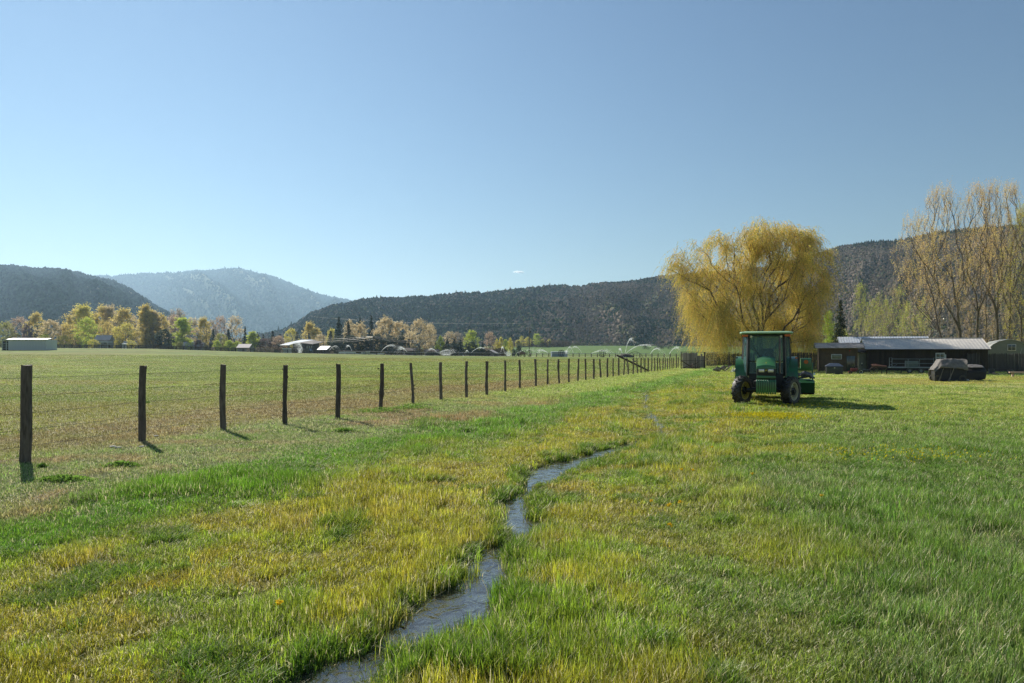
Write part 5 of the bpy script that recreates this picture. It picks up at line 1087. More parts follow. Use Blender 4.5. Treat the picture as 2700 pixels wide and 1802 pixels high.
w_ = PB().box((2.55, -.03, wz_ + .62), (.82, .06, .72), .01).build('window', WHP, gs)
for s in (-1, 1): PB().box((2.55 + s * .19, -.07, wz_ + .62), (.33, .03, .6), .004).build('pane', PANE_, w_)
PB().tube([(3.35, -.05, wz_ - .1), (3.5, -.1, wz_ + .5)], .015, 5).build('pole', WHP, gs)
# white tanks on the fence line
for px, w, lb in ((2556, .5, 'white rounded cover behind the left end of the picket fence'), (2588, .42, 'white rounded cover touching the green shed behind the fence')):
    p = at(px, 75.5); top_ = CH + (HY - (923 if px < 2570 else 927)) / F * 75 - p.z; b = PB()
    bmesh.ops.create_uvsphere(b.bm, u_segments=16, v_segments=8, radius=1); bmesh.ops.scale(b.bm, vec=(w, .4, .28), verts=b.bm.verts); bmesh.ops.translate(b.bm, vec=(0, 0, top_ - .28), verts=b.bm.verts)
    b.cyl((0, 0, 0), (0, 0, top_ - .3), w * .8, n=16); tag(b.build('water_tank', WHP, None, p), lb, 'tank', 'white tanks behind the picket fence')
# covered vehicles
CLOTH = M('grey_canvas', (.22, .20, .185), .9, c2=(.13, .12, .11), scale=3, bump=.3); CLD = M('black_canvas', (.022, .022, .028), .85, c2=(.035, .034, .04), scale=3, bump=.3)
uv = frame_obj('covered_buggy', 2462, 49.5, R(-16), 'off road buggy under a sagging grey canvas cover on the lawn', 'covered vehicle'); 
def drape(name, mat, parent, secs, amp=.02, sub=6):
    """loft a cloth through cross sections (each a list of (x,y,z)), with folds"""
    a = np.array(secs, float); m, k = a.shape[:2]; M_, K_ = (m - 1) * sub + 1, (k - 1) * sub + 1; u = np.linspace(0, m - 1, M_); v = np.linspace(0, k - 1, K_); out = np.zeros((M_, K_, 3))
    for i, uu in enumerate(u):
        i0 = min(int(uu), m - 2); fu = uu - i0; row = a[i0] * (1 - fu) + a[i0 + 1] * fu
        for j, vv in enumerate(v): j0 = min(int(vv), k - 2); fv = vv - j0; out[i, j] = row[j0] * (1 - fv) + row[j0 + 1] * fv
    nz = fbm(out[..., 0] * 7 + out[..., 2] * 1.5, out[..., 2] * .8 + out[..., 1] * 5, 5, 3) - .5; c = out.mean((0, 1)); d = out - c; d[..., 2] *= .3; d /= np.linalg.norm(d, axis=-1, keepdims=True) + 1e-6
    out += d * (nz * amp * 2)[..., None]
    me = npmesh(name, [(out.reshape(-1, 3), gridfaces(M_, K_), 0, (1, 1, 1))], True); o = link(name, me, mat, parent); o.modifiers.new('thick', 'SOLIDIFY').thickness = .012; return o
# front (camera side) is -y; width 2.1 m
W5 = 2.25
drape('canvas_cover', CLOTH, uv, [[(0, -.05, .55), (.02, 0, .85), (.02, 1.3, .85), (0, 1.35, .35)], [(.18, -.05, .85), (.24, .15, 1.12), (.24, 1.3, 1.12), (.2, 1.35, .4)], [(.42, -.08, 1.03), (.62, .42, 1.64), (.60, 1.3, 1.62), (.6, 1.38, .9)], [(1.3, -.12, 1.0), (1.3, .45, 1.66), (1.3, 1.3, 1.655), (1.3, 1.38, .9)], [(1.85, -.14, .93), (2.05, .42, 1.65), (2.05, 1.3, 1.64), (2.05, 1.38, .9)], [(2.12, -.08, .82), (2.14, .1, 1.55), (2.14, 1.3, 1.58), (2.16, 1.38, .7)]], .10)
drape('side_cover', CLD, uv, [[(.05, .02, .02), (.03, .05, .5), (.1, .1, .8)], [(.5, -.02, .02), (.55, .03, .6), (.62, .08, 1.0)], [(1.2, -.02, .02), (1.2, .03, .6), (1.25, .08, 1.02)], [(2.15, .02, .02), (2.1, .05, .6), (2.08, .08, 1.1)]], .09)
for xa, xb, w in ((.02, .06, .05), (.30, .62, .05), (.98, 1.10, .035), (.93, 1.28, .07)):
    PB().tube([(xa, -.06, .04 if w < .07 else .06), ((xa + xb) / 2, -.05, .5), (xb, -.02, .98)], [w, w * .5, w * .35], 6).build('strap', CLOTH, uv)
PB().box((1.1, .7, .5), (1.9, 1.1, .8), .1).build('body', BLK, uv)
for x, y in ((.3, .1), (1.85, .1), (.3, 1.25), (1.85, 1.25)): PB().lathe([(-.11, .24), (.11, .24), (.11, .12), (-.11, .12)], (0, 0, 0), 18).build('wheel', RUB, uv, (x, y, .26), (0, 0, R(90)))
qb = frame_obj('covered_quad', 2545, 50.5, R(-18), 'smaller vehicle under a black cover with pale top right of the canvas covered buggy', 'covered vehicle'); 
drape('black_cover', CLD, qb, [[(.0, .0, .05), (-.02, .0, .7), (.05, .5, 1.1), (.0, 1.0, .2)], [(.35, -.06, .0), (.3, -.04, .7), (.3, .5, 1.18), (.3, 1.05, .1)], [(.8, -.06, .0), (.85, -.04, .7), (.8, .5, 1.2), (.8, 1.05, .1)], [(1.25, -.02, .18), (1.35, 0, .7), (1.28, .5, 1.12), (1.3, 1.0, .2)], [(1.36, .3, .3), (1.42, .3, .7), (1.34, .5, 1.05), (1.4, .8, .3)]], .05)
drape('pale_top', CLOTH, qb, [[(.08, .0, 1.02), (.08, .4, 1.15), (.08, .8, 1.05)], [(.4, -.06, .98), (.4, .4, 1.23), (.4, .85, 1.1)], [(.8, -.06, 1.0), (.8, .4, 1.22), (.8, .85, 1.1)], [(1.2, .0, 1.0), (1.2, .4, 1.16), (1.2, .8, 1.05)]], .05)
PB().box((.7, .5, .5), (1.0, .8, .7), .1).build('body', BLK, qb)
p = at(2549, 49.6); b = PB(); bmesh.ops.create_icosphere(b.bm, subdivisions=2, radius=.14); bmesh.ops.scale(b.bm, vec=(1.3, .8, .8), verts=b.bm.verts); tag(b.build('stone', STONE, None, p + Vector((0, 0, .08))), 'pale stone lying between the two covered vehicles', 'stone')
# flatbed trailer with side rails
BLG = M('blue_grey_metal', (.22, .26, .29), .45, .4, scale=6)
tl = frame_obj('flatbed_trailer', 2347, 69.0, RB, 'grey blue flatbed trailer with open pipe side rails before the barn', 'trailer'); TLN = 4.0; dk = .58
PB().box((TLN / 2, .7, dk), (TLN, 1.5, .09), .01).build('deck', BLG, tl)
for zz in (dk + .42, dk + .86): PB().cyl((.15, 0, zz), (TLN - .15, 0, zz), .022, n=8).build('rail', BLG, tl)
for x in (.05, TLN - .05):
    f = PB(); f.tube([(x - .12, 0, dk), (x - .12, 0, dk + .98), (x + .12, 0, dk + .98), (x + .12, 0, dk)], .028, 6)
    for zz in (.3, .62): f.cyl((x - .12, 0, dk + zz), (x + .12, 0, dk + zz), .018, n=6)
    f.build('ladder_frame', BLG, tl)
for x in (1.6, 2.6): PB().cyl((x, 0, dk), (x, 0, dk + .86), .02, n=6).build('stake', BLG, tl)
PB().cyl((.2, 0, dk + .02), (.6, 0, dk + .3), .02, n=6).build('brace', BLG, tl); PB().box((2.0, .5, dk + .36), (1.15, .5, .62), .03).build('cargo_box', M('teal_grey_box', (.13, .17, .17), .6, scale=4), tl)
for x in (1.75, 2.75): 
    w_ = PB().lathe([(-.09, .27), (.09, .27), (.1, .2), (.1, .13), (-.1, .13), (-.1, .2)], n=18).build('wheel', RUB, tl, (x, .1, .27), (0, 0, R(90))); PB().disc(0, .13, n=14, t=.1).build('rim', BLG, w_)
for x in (1.0, 3.7): PB().box((x, .1, dk / 2), (.08, .08, dk), .005).build('jack_leg', IRON, tl)
PB().cyl((TLN, .7, dk - .05), (TLN + .9, .7, dk - .1), .04, n=6).build('drawbar', BLG, tl)
# stacked pipes right of the trailer, logs, red machines, bin, bench
e = frame_obj('pipe_rack', 2455, 62, RB, 'stack of pale blue grey pipes between trailer and covered buggy', 'pipe rack')
for i, z in enumerate((.82, .92, 1.02)): PB().cyl((.1 * i, 0, z), (.95, .05, z - .02), .035, n=8).build('pipe', M('pale_pipe', (.45, .48, .52), .5) if i == 0 else bpy.data.materials['pale_pipe'], e)
for x in (.25, .75): PB().box((x, 0, .4), (.05, .3, .8), .005).build('stand', IRON, e)
BIN = M('dark_bin_plastic', (.035, .038, .045), .5); LID = M('dark_blue_lid', (.055, .075, .13), .55, c2=(.10, .12, .16), scale=4)
e = frame_obj('storage_bin', 2176, 66, RB, 'dark storage bin with sloping blue lid before the small brown shed', 'bin'); PB().box((.82, .4, .38), (1.45, .75, .76), .03).build('body', BIN, e)
PB().loft([[(.0, -.05, .78), (1.62, -.05, .78), (1.62, .85, .78), (0, .85, .78)], [(.45, .3, 1.08), (1.2, .3, 1.08), (1.2, .6, 1.08), (.45, .6, 1.08)]]).build('lid', LID, e); PB().cyl((.82, -.0, .63), (.82, -.03, .63), .05, n=12).build('latch', CHR, e)
RED = M('faded_red_paint', (.26, .035, .028), .55, c2=(.16, .022, .02), scale=6); RDT = M('weathered_red_cover', (.40, .17, .12), .85, c2=(.28, .12, .09), scale=5)
e = frame_obj('red_mower', 2240, 66.5, RB, 'dark red ride on mower half in shade left of the old wagon', 'mower'); PB().box((.45, .3, .42), (.62, .5, .34), .06).build('body', RED, e); PB().box((.1, .3, .22), (.35, .6, .16), .04).build('cutting_deck', RED, e); PB().box((.62, .3, .78), (.3, .4, .1), .03).build('seat', BLK, e); PB().tube([(.25, .3, .5), (.3, .3, .85), (.2, .3, .9)], .02, 6).build('steering_column', IRON, e)
for x, r_ in ((.1, .16), (.85, .24)):
    w_ = PB().lathe([(-.08, r_), (.08, r_), (.08, r_ * .5), (-.08, r_ * .5)], n=16).build('wheel', RUB, e, (x, -.02, r_), (0, 0, R(90)))
e = frame_obj('hand_cart', 2264, 66.2, RB, 'small dark cart with one pale rimmed wheel between mower and wagon', 'cart'); PB().box((.55, .3, .35), (.9, .5, .22), .03).build('tray', BIN, e); w_ = PB().lathe([(-.05, .24), (.05, .24), (.05, .17), (-.05, .17)], n=18).build('wheel', RUB, e, (.22, -.05, .25), (0, 0, R(60))); PB().lathe([(-.04, .17), (.04, .17), (.04, .12), (-.04, .12)], n=18).build('rim', WHP, w_)
PB().tube([(.9, .3, .4), (1.25, .3, .62)], .02, 6).build('handle', IRON, e)
e = frame_obj('old_wagon', 2294, 66, RB, 'old wagon with faded red cover and large spoked wheel by the barn', 'wagon'); drape('cover', RDT, e, [[(.15, -.05, .78), (.15, .0, .95), (.15, .6, .95)], [(.6, -.06, .8), (.6, .0, .98), (.6, .6, .98)], [(.95, -.04, .78), (.95, .05, .9), (.95, .6, .9)], [(1.45, .0, .76), (1.45, .05, .82), (1.45, .5, .82)]], .03)
w_ = PB().lathe([(-.03, .37), (.03, .37), (.03, .33), (-.03, .33)], n=24).build('wheel', M('rusty_rim', (.16, .09, .07), .8), e, (.32, -.1, .37), (0, 0, R(90)))
b = PB(); [b.cyl((0, 0, 0), (0, .34 * math.cos(a), .34 * math.sin(a)), .012, n=5) for a in np.linspace(0, 2 * math.pi, 11)[:-1]]; b.build('spokes', RUST, w_)
PB().box((.85, .3, .66), (1.3, .5, .12), .02).build('bed', SIDING, e); [PB().box((x, .0, .3), (.06, .06, .6), .005).build('leg', SIDING, e) for x in (1.42, 1.0)]
tag(drape('plastic_bag', M('pale_blue_plastic', (.42, .52, .62), .4, c2=(.6, .65, .7), scale=9), None, [[(0, 0, 0), (.05, .05, .2), (.1, .3, 0)], [(.25, -.05, 0), (.25, .05, .26), (.25, .3, .02)], [(.5, 0, .0), (.45, .05, .12), (.45, .3, 0)]], .1), 'crumpled pale blue plastic bag in the grass behind the mower', 'bag').location = at(2140, 62)
e = frame_obj('garden_bench', 2662, 58, R(-26), 'low pinkish wooden bench cut off by the right edge of the photo', 'bench'); PKW = M('pink_cedar', (.50, .36, .28), .8, c2=(.40, .28, .22), scale=5, stretch=(.5, 4, 4)); PB().box((1.3, .2, .44), (2.6, .42, .10), .01).build('seat', PKW, e); [PB().box((x, .2, .19), (.14, .3, .38), .01).build('leg', PKW, e) for x in (.25, 2.3)]
e = frame_obj('scrap_table', 2618, 66, R(-24), 'low dark table with pale scraps on the ground before the picket fence', 'table'); PB().box((.7, .3, .5), (1.5, .6, .05), .01).build('tabletop', RUST, e); [PB().box((x, y, .25), (.06, .06, .5), .005).build('leg', RUST, e) for x in (.1, 1.3) for y in (.05, .55)]
for i, (px, lb) in enumerate(((2625, 'pale timber offcut on the ground under the low dark table'), (2601, 'pale timber offcut right of the black covered vehicle'))):
    tag(PB().box((0, 0, .12), (.5, .3, .16), .03, (.1, .2, .3)).build('timber_offcut', LOG, None, at(px, 64)), lb, 'timber')
tag(PB().cyl((0, 0, 0), (0, 0, .55), .24, .26, 18).build('dark_barrel', BIN, None, at(2614, 65)), 'dark barrel left of the low dark table by the picket fence', 'barrel')
tag(PB().cyl((0, 0, 0), (0, 0, .5), .22, .24, 18).build('dark_barrel', BIN, None, at(2664, 64)), 'dark barrel right of the low dark table by the picket fence', 'barrel')
# ------------------------------------------------------------------ things across the field
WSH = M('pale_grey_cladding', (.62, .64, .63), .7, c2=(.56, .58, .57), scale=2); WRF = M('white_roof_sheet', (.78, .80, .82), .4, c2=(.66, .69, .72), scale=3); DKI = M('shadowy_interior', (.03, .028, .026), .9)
def ga(px, d, dz=0.): return G(px, d, dz)
def house(px, d, w, dep, hw, hr, label, wall, roof, rz=0.0, cat='house', name='farm_house', group=None, over=.4, wins=0, win_m=None):
    """gabled house, ridge along local x"""
    e = empty(name, ga(px, d), rz, label, cat, group)
    PB().box((w / 2, dep / 2, hw / 2 - .3), (w, dep, hw + .6), 0).build('wall', wall, e, shade=False)
    PB().prism([(0, hw - .01), (dep, hw - .01), (dep / 2, hr - .02)], 'x', .01, w - .01).build('gable', wall, e, shade=False)
    for ya, yb in ((-over, dep / 2), (dep + over, dep / 2)):
        sl = (hr - hw) / (dep / 2); za = hw - over * sl; v = Vector((0, yb - ya, hr - za)); PB().box((0, 0, 0), (w + 2 * over, v.length, .08), 0).build('roof', roof, e, (w / 2, (ya + yb) / 2, (za + hr) / 2 + .06), (math.atan2(v.z, v.y), 0, 0), shade=False)
    for i in range(wins):
        x = w * (i + .7) / (wins + .4); f = PB().box((x, -.03, hw * .55), (w * .09, .08, hw * .34)).build('window', WHP, e, shade=False); PB().box((x, -.06, hw * .55), (w * .07, .08, hw * .27)).build('pane', PANE_, f, shade=False)
    return e
# long pale shed at the left edge: roof seen edge on, dark open gable at the left
e = empty('farm_shed', ga(22, 158), R(12), 'long pale grey shed with white roof at the far left edge of the field', 'shed'); D_ = 158
hw = 28.5 * D_ / F; LW = 86 * D_ / F / math.cos(R(12))
PB().box((LW / 2, 3, hw / 2), (LW, 6, hw), 0).build('wall', WSH, e, shade=False)
m = PB().box((0, 0, hw / 2), (.30, .05, hw - .1)).mesh('panel'); m.materials.append(WSH)
for i in range(24): link('panel', m, None, e, (.17 + i * (LW - .1) / 24, -.03, 0))
PB().box((LW / 2 - .1, 1.2, hw + .12), (LW + .5, 3.2, .14), 0, (R(6), 0, 0)).build('roof', WRF, e, shade=False)
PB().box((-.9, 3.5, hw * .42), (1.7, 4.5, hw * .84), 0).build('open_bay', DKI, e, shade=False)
for x in (-1.75, -.9): PB().box((x, 1.1, hw * .45), (.14, .14, hw * .9), 0).build('post', WSH, e, shade=False)
for z in (.5, 1.0, 1.5): PB().box((-.9, 1.1, z), (1.8, .08, .08), 0).build('rail', WSH, e, shade=False)
PB().box((-.9, 2.2, hw * .97), (2.0, 3.5, .1), 0, (0, R(-8), 0)).build('lean_roof', WRF, e, shade=False)
# post and rail fence along the far edge
RAILW = M('dark_rail_wood', (.095, .06, .045), .9, c2=(.06, .04, .03), scale=4)
rf = empty('rail_fence', ga(100, 245), 0, 'long dark post and rail fence along the far left edge of the field', 'fence'); o0 = rf.location.copy()
pm = PB().box((0, 0, .6), (.26, .26, 1.35)).mesh('post'); pm.materials.append(RAILW)
pxs = list(np.arange(92, 1010, 19.6)); pp = []
for px in pxs: pp.append(ga(px, 248 - 22 * smooth(500, 1000, np.array(px)).item()))
for p in pp: link('post', pm, None, rf, p - o0)
for a, b_ in zip(pp[:-1], pp[1:]):
    for z in (.45, .85, 1.18):
        c = (a + b_) / 2 - o0; v = b_ - a; PB_ = PB().box((0, 0, 0), (v.length, .08, .19)); PB_.build('rail', RAILW, rf, c + Vector((0, 0, z)), (0, -math.atan2(v.z, math.hypot(v.x, v.y)), math.atan2(v.y, v.x)), shade=False)
rf2 = empty('rail_fence', ga(1010, 228), 0, 'thin dark post and wire fence across the far middle beyond the sprinkler wheels', 'fence'); o0 = rf2.location.copy(); pp = []
for px in np.arange(1015, 1800, 16): pp.append(ga(px, 228))
for p in pp: link('post', pm, None, rf2, p - o0)
for z in (.6, 1.1):
    b = PB(); b.tube([p - o0 + Vector((0, 0, z)) for p in pp], .035, 4); b.build('rail', RAILW, rf2, shade=False)
# roadside dry strip
b = PB(); dp = [ga(px, 238, .02) for px in np.arange(820, 1800, 35)]; dq = [ga(px, 252, .06) for px in np.arange(820, 1800, 35)]
V = np.array([list(p) for p in dp] + [list(p) for p in dq]); n = len(dp); me = npmesh('gravel_road', [(V + [0, 0, .05], np.array([[i, i + 1, i + 1 + n, i + n] for i in range(n - 1)]), 0, (1, 1, 1))])
link('gravel_road', me, M('pale_gravel', (.40, .36, .28), .95, scale=1.5))['kind'] = 'structure'
GYR = M('grey_pink_roof', (.55, .49, .47), .8, scale=2); GYW = M('grey_house_wall', (.36, .34, .32), .85, scale=2); DRK = M('dark_house_wall', (.10, .08, .07), .85, scale=2)
house(251, 272, 5.6, 3, 3.6, 5.2, 'grey two storey house with white lower roof between yellow trees on the left', GYW, GYR, 0, wins=2)
e = empty('porch', ga(249, 268.5), R(4), 'low white edged porch roof in front of the grey two storey house', 'porch'); PB().box((2.6, 1, 2.5), (6.0, 3, .25)).build('roof', WRF, e, shade=False); [PB().box((x, -.3, 1.2), (.16, .16, 2.5)).build('post', WHP, e, shade=False) for x in (0, 2.5, 5.2)]
house(330, 276, 4, 3, 1.8, 3.0, 'low house with reddish sloping roof half hidden behind yellow bushes', DRK, GYR, R(35), wins=1)
house(482, 278, 4.2, 3, 1.8, 3.2, 'low pale roofed house behind the pointed lime tree', GYW, GYR, 0, wins=1); house(512, 279, 3.2, 3, 1.7, 3.0, 'small grey roofed house right of the pointed lime tree', GYW, GYR, 0, wins=1)
house(626, 268, 4.4, 5, 1.6, 2.9, 'low pale domed roof just beyond the rail fence left of the barn', GYW, M('pale_dome_roof', (.50, .44, .42), .7), 0, wins=0, name='low_shelter', cat='shelter')
e = empty('livestock_shelter', ga(322, 262), 0, 'tiny white shelter in front of yellow bushes on the left', 'shelter'); PB().box((.6, .5, .9), (1.1, 1, 1.9)).build('wall', WHP, e, shade=False); PB().box((.6, .5, 1.9), (1.4, 1.2, .12), 0, (0, R(8), 0)).build('roof', WRF, e, shade=False)
# open barn with a big white roof
db = 255; sp_ = db / F; e = empty('open_barn', ga(748, db), R(0), 'open fronted barn with a large sunlit white roof left of centre', 'barn'); z0 = e.location.z
def lp(px, py, dy=0.): return (((px - 748) * sp_), dy, CH + (HY - py) * sp_ - z0)
def slab(name, pts, m, t=.15):
    b = PB(); a = [b.bm.verts.new(p) for p in pts]; c = [b.bm.verts.new((p[0], p[1], p[2] - t)) for p in pts]; n = len(pts)
    for i in range(n): b.bm.faces.new((a[i], a[(i + 1) % n], c[(i + 1) % n], c[i]))
    b.bm.faces.new(a); b.bm.faces.new(c[::-1]); return b.build(name, m, e, shade=False)
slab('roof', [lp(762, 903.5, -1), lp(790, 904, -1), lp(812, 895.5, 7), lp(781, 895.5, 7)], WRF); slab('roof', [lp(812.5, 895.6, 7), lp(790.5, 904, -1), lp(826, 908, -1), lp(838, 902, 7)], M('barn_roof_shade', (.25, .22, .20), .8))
slab('lean_roof', [lp(744, 910.5, -3), lp(768, 910.5, -3), lp(785, 903.6, -.9), lp(762, 903.2, -.9)], WRF)
PB().box((9.2 * .5 + 1.8, 6.5, 1.8), (10, .2, 3.8)).build('back_wall', DRK, e, shade=False); PB().box((1.9, -2.3, .9), (3.4, .15, 1.7)).build('side_panel', WSH, e, shade=False)
for px in (762, 778, 790, 802, 814, 825): x = lp(px, 905)[0]; PB().box((x, -.8, 1.5), (.18, .18, 3.2)).build('post', DRK, e, shade=False)
for px in (797, 803, 809): PB().box((lp(px, 912)[0], 6.2, 2.2), (.5, .1, .9)).build('window', WHP, e, shade=False)
PB().box((7.5, 2, .7), (5, 3, 1.4)).build('stall', DRK, e, shade=False)
house(840, 250, 3.4, 4, 1.6, 2.7, 'small outbuilding with bright white roof right of the open barn', DRK, WRF, R(-20), cat='shed', name='outbuilding'); house(1306, 262, 3.0, 5, 1.2, 2.4, 'small dark gabled cabin with pale roof before the green meadow', DRK, M('cabin_roof', (.5, .46, .42), .7), R(70), cat='cabin', name='cabin')
house(1455, 225, 5.2, 3, 1.55, 1.62, 'small flat blue grey shed in the middle of the green meadow edge', M('blue_grey_shed', (.30, .36, .42), .6), M('blue_grey_lid', (.62, .68, .74), .5), R(3), cat='shed', name='metal_shed', over=.1)
house(1066, 262, 4.5, 5, 1.8, 2.8, 'dark low shed behind the sprinklers under the dark limbed cottonwood', DRK, DRK, R(10), cat='shed', name='dark_shed'); house(1120, 262, 5.0, 5, 1.6, 2.4, 'brown low shed right of the dark limbed cottonwood', DRK, M('brown_low_roof', (.2, .15, .12), .8), 0, cat='shed', name='dark_shed')
# dark vehicle beside the barn
ds = 205; e = empty('parked_car', ga(800, ds), R(-8), 'dark parked car beside the white spray in front of the open barn', 'car'); CARP = M('dark_car_paint', (.02, .022, .028), .25, c2=(.018, .02, .024), spec=.6)
PB().loft([[(x, y, z) for x, z in ((0, .35), (0, .85), (.35, 1.0), (.7, 1.42), (1.75, 1.45), (2.05, 1.05), (2.15, .9), (2.15, .35))] for y in (0, 1.6)]).build('body', CARP, e)
for x in (.42, 1.72): PB().lathe([(-.1, .30), (.1, .30), (.1, .15), (-.1, .15)], n=16).build('wheel', RUB, e, (x, -.02, .30), (0, 0, R(90)))
PB().box((1.2, -.01, 1.2), (.8, .03, .28)).build('window', PANE_, e)
# pale machinery and bales on the road
for px, w, h, dd, lb, m in ((893, 5.4, .55, 222, 'long white low trailer bed beyond the sprinklers, longer of two', WHP), (952, 1.3, .5, 222, 'short white box beyond the sprinklers right of the long white bed', WHP), (962, 1.5, 1.0, 222, 'cream coloured square bale left of the two utility spray arcs', M('cream_bale', (.55, .52, .40), .9)), (932, 3.5, .35, 236, 'thin white strip of stored pipe behind the long white bed', WHP), (975, 5.0, .35, 236, 'long white stored pipe bundle right of the cream bale', WHP)):
    e = empty('farm_trailer' if w > 5 else 'white_box', ga(px, dd), 0, lb, 'farm equipment'); PB().box((w / 2, .5, h / 2 + .15), (w, 1, h), .04).build('box', m, e); [PB().box((x, .5, .1), (.15, .8, .3)).build('foot', IRON, e) for x in (.3, w - .3)]
# tumbled shrubs against the rail fence
for i, (px, w, h, lb) in enumerate([(562, 1.1, 1.3, 'small grey shrub at the rail fence, leftmost of the row'), (654, .9, 1.0, 'small grey shrub at the rail fence left of the two tall ones'), (680, 1.3, 1.7, 'tall grey shrub at the rail fence left of the widest one'), (700, 2.2, 2.0, 'widest tan grey shrub at the rail fence'), (718, 1.1, 1.5, 'thin grey shrub at the rail fence right of the widest one'), (744, .8, .9, 'small shrub at the rail fence before the white barn'), (876, .9, .8, 'small dark shrub before the long white bed')]):
    n = 420; q = ell(rg, n, (0, 0, h * .5), (w * .6, w * .5, h * .55), .2); cc_ = np.array([.20, .17, .13]) * rg.uniform(.5, 1.5, (n, 1)); e_ = ga(px, 206)
    tag(link('dry_shrub', npmesh('dry_shrub', [quads(q, rg.uniform(.1, .3, n), .045, rg, cc_, ((0, 0, .8), .6)), prisms(np.zeros((6, 3)), q[:6], [.03] * 6, [.01] * 6, 3, (.1, .08, .06))]), LEAF, None, e_), lb, 'shrub', 'dry shrubs along the rail fence')
# wheel line sprinklers
ALU = M('aluminium_pipe', (.36, .36, .36), .4, .6)
wl_ = empty('wheel_line', ga(960, 208), 0, 'wheel line irrigation pipe carried on thin steel wheels across the field', 'irrigation line'); o0 = wl_.location.copy()
wheels = [(888, 210), (961, 208), (1031, 206), (1040, 207), (1093, 204), (1098, 205), (1134, 203), (1139, 204), (1191, 200), (1200, 201), (1279, 196), (1287, 197), (1359, 190), (1372, 190), (1383, 190), (1396, 190), (1478, 184), (1482, 184.5), (1586, 176), (1590, 176)]
b = PB(); b.lathe([(-.05, .97), (.05, .97), (.05, .87), (-.05, .87)], n=26); whm = b.mesh('wheel', True); whm.materials.append(IRON)
b = PB(); [b.cyl((0, 0, 0), (0, .9 * math.cos(a), .9 * math.sin(a)), .018, n=4) for a in np.linspace(0, 2 * math.pi, 9)[:-1]]; spm = b.mesh('spokes'); spm.materials.append(IRON)
for px, d in wheels:
    p = ga(px, d) - o0; w_ = link('wheel', whm, None, wl_, p + Vector((0, 0, .93)), (0, 0, R(32))); link('spokes', spm, None, w_)
xs = np.array([w[0] for w in wheels] + [1660, 1720]); dsx = np.array([w[1] for w in wheels] + [170, 166])
pts = [ga(px, float(np.interp(px, xs, dsx)), .93) - o0 for px in range(885, 1722, 12)]
PB().tube(pts, .055, 5).build('pipe', ALU, wl_)
e = PB().box((0, 0, .95), (1.6, 1.0, .7), .1).build('drive_unit', M('drive_unit_red', (.22, .12, .10), .6), wl_, ga(1378, 189.5) - o0); PB().cyl((0, 0, 1.3), (0, 0, 1.55), .2, n=8).build('engine', IRON, e)
# big wheel of a second line right behind the fence
bw = ga(1674, 62.0); e = empty('large_irrigation_wheel', bw, R(14), 'large thin steel wheel standing just behind the far fence posts', 'wheel'); PB().tube([(.88 * math.cos(a), 0, .88 + .88 * math.sin(a)) for a in np.linspace(0, 2 * math.pi, 37)[:-1]], .018, 5, True).build('rim', IRON, e); b = PB(); [b.cyl((0, 0, .88), (.88 * math.cos(a), 0, .88 + .88 * math.sin(a)), .008, n=4, cap=False) for a in np.linspace(0, 2 * math.pi, 11)[:-1]]; b.build('spokes', IRON, e, shade=False); PB().cyl((0, -.15, .88), (0, .15, .88), .05, n=8).build('hub', IRON, e)
# sprinkler jets of water droplets
mw_, n_, l_ = new_mat('water_droplets'); o_ = n_.new('ShaderNodeOutputMaterial'); a1 = n_.new('ShaderNodeBsdfTranslucent'); a2 = n_.new('ShaderNodeBsdfDiffuse'); mx = n_.new('ShaderNodeMixShader'); mx.inputs[0].default_value = .4; a1.inputs[0].default_value = a2.inputs[0].default_value = (.93, .95, .97, 1); l_.new(a1.outputs[0], mx.inputs[1]); l_.new(a2.outputs[0], mx.inputs[2]); l_.new(mx.outputs[0], o_.inputs[0])
def jet(px, d, dx, h, label, n=900, mist=.5, spread=.25):
    n = int(n * .95)
    """arc leaving (px,d) and landing dx metres to the side after rising h"""
    u = np.where(rg.uniform(0, 1, n) < .86, rg.uniform(0, .58, n), rg.uniform(.4, 1, n)); x = dx * u; z = 1.0 + 4 * h * u * (1 - u) - 1.0 * u ** 2
    k = (spread + .15) * (.08 + u ** 1.5 * 4.5); P = np.stack([x + rg.normal(0, .12, n) * k, rg.normal(0, .8, n) * k, z + rg.normal(0, .22, n) * k - np.abs(rg.normal(0, 1, n)) * h * .8 * u ** 1.5 * mist], 1); P[:, 2] = np.maximum(P[:, 2], .05)
    me = npmesh('water_jet', [quads(P, rg.uniform(.06, .13, n), rg.uniform(.03, .05, n), rg, (1, 1, 1))]); tag(link('water_jet', me, mw_, None, ga(px, d)), label, 'water spray', 'sprinkler jets over the field')
def burst(px, d, w, h, label, n=1400):
    n = int(n * .8)
    u = rg.uniform(-1, 1, n); v_ = rg.uniform(0, 1, n) ** 1.4; P = np.stack([u * w * (.35 + .65 * v_), rg.normal(0, .6, n), .2 + h * v_ * (1 - .6 * np.abs(u))], 1); me = npmesh('water_burst', [quads(P, rg.uniform(.06, .13, n), rg.uniform(.03, .05, n), rg, (1, 1, 1))]); tag(link('water_burst', me, mw_, None, ga(px, d)), label, 'water spray', 'sprinkler jets over the field')
jet(797, 203, -3.2, 2.6, 'white spray rising in front of the open barn left of the dark car', 2200, .9, .9); burst(791, 203, .8, 3.0, 'dense white column of spray touching the dark parked car', 2200)
jet(868, 205, 4.2, 1.6, 'thin jet arching right in front of the dark spruce bushes', 500); jet(928, 205, -2.6, 1.9, 'short bright jet rising left toward the dark bushes', 900, .3, .1); jet(1005, 203, 7.2, 2.3, 'long jet rising right beside the utility pole', 1500); jet(1073, 202, -4.4, 1.7, 'broad falling spray left of the dark limbed cottonwood', 1900, 1.0, .7)
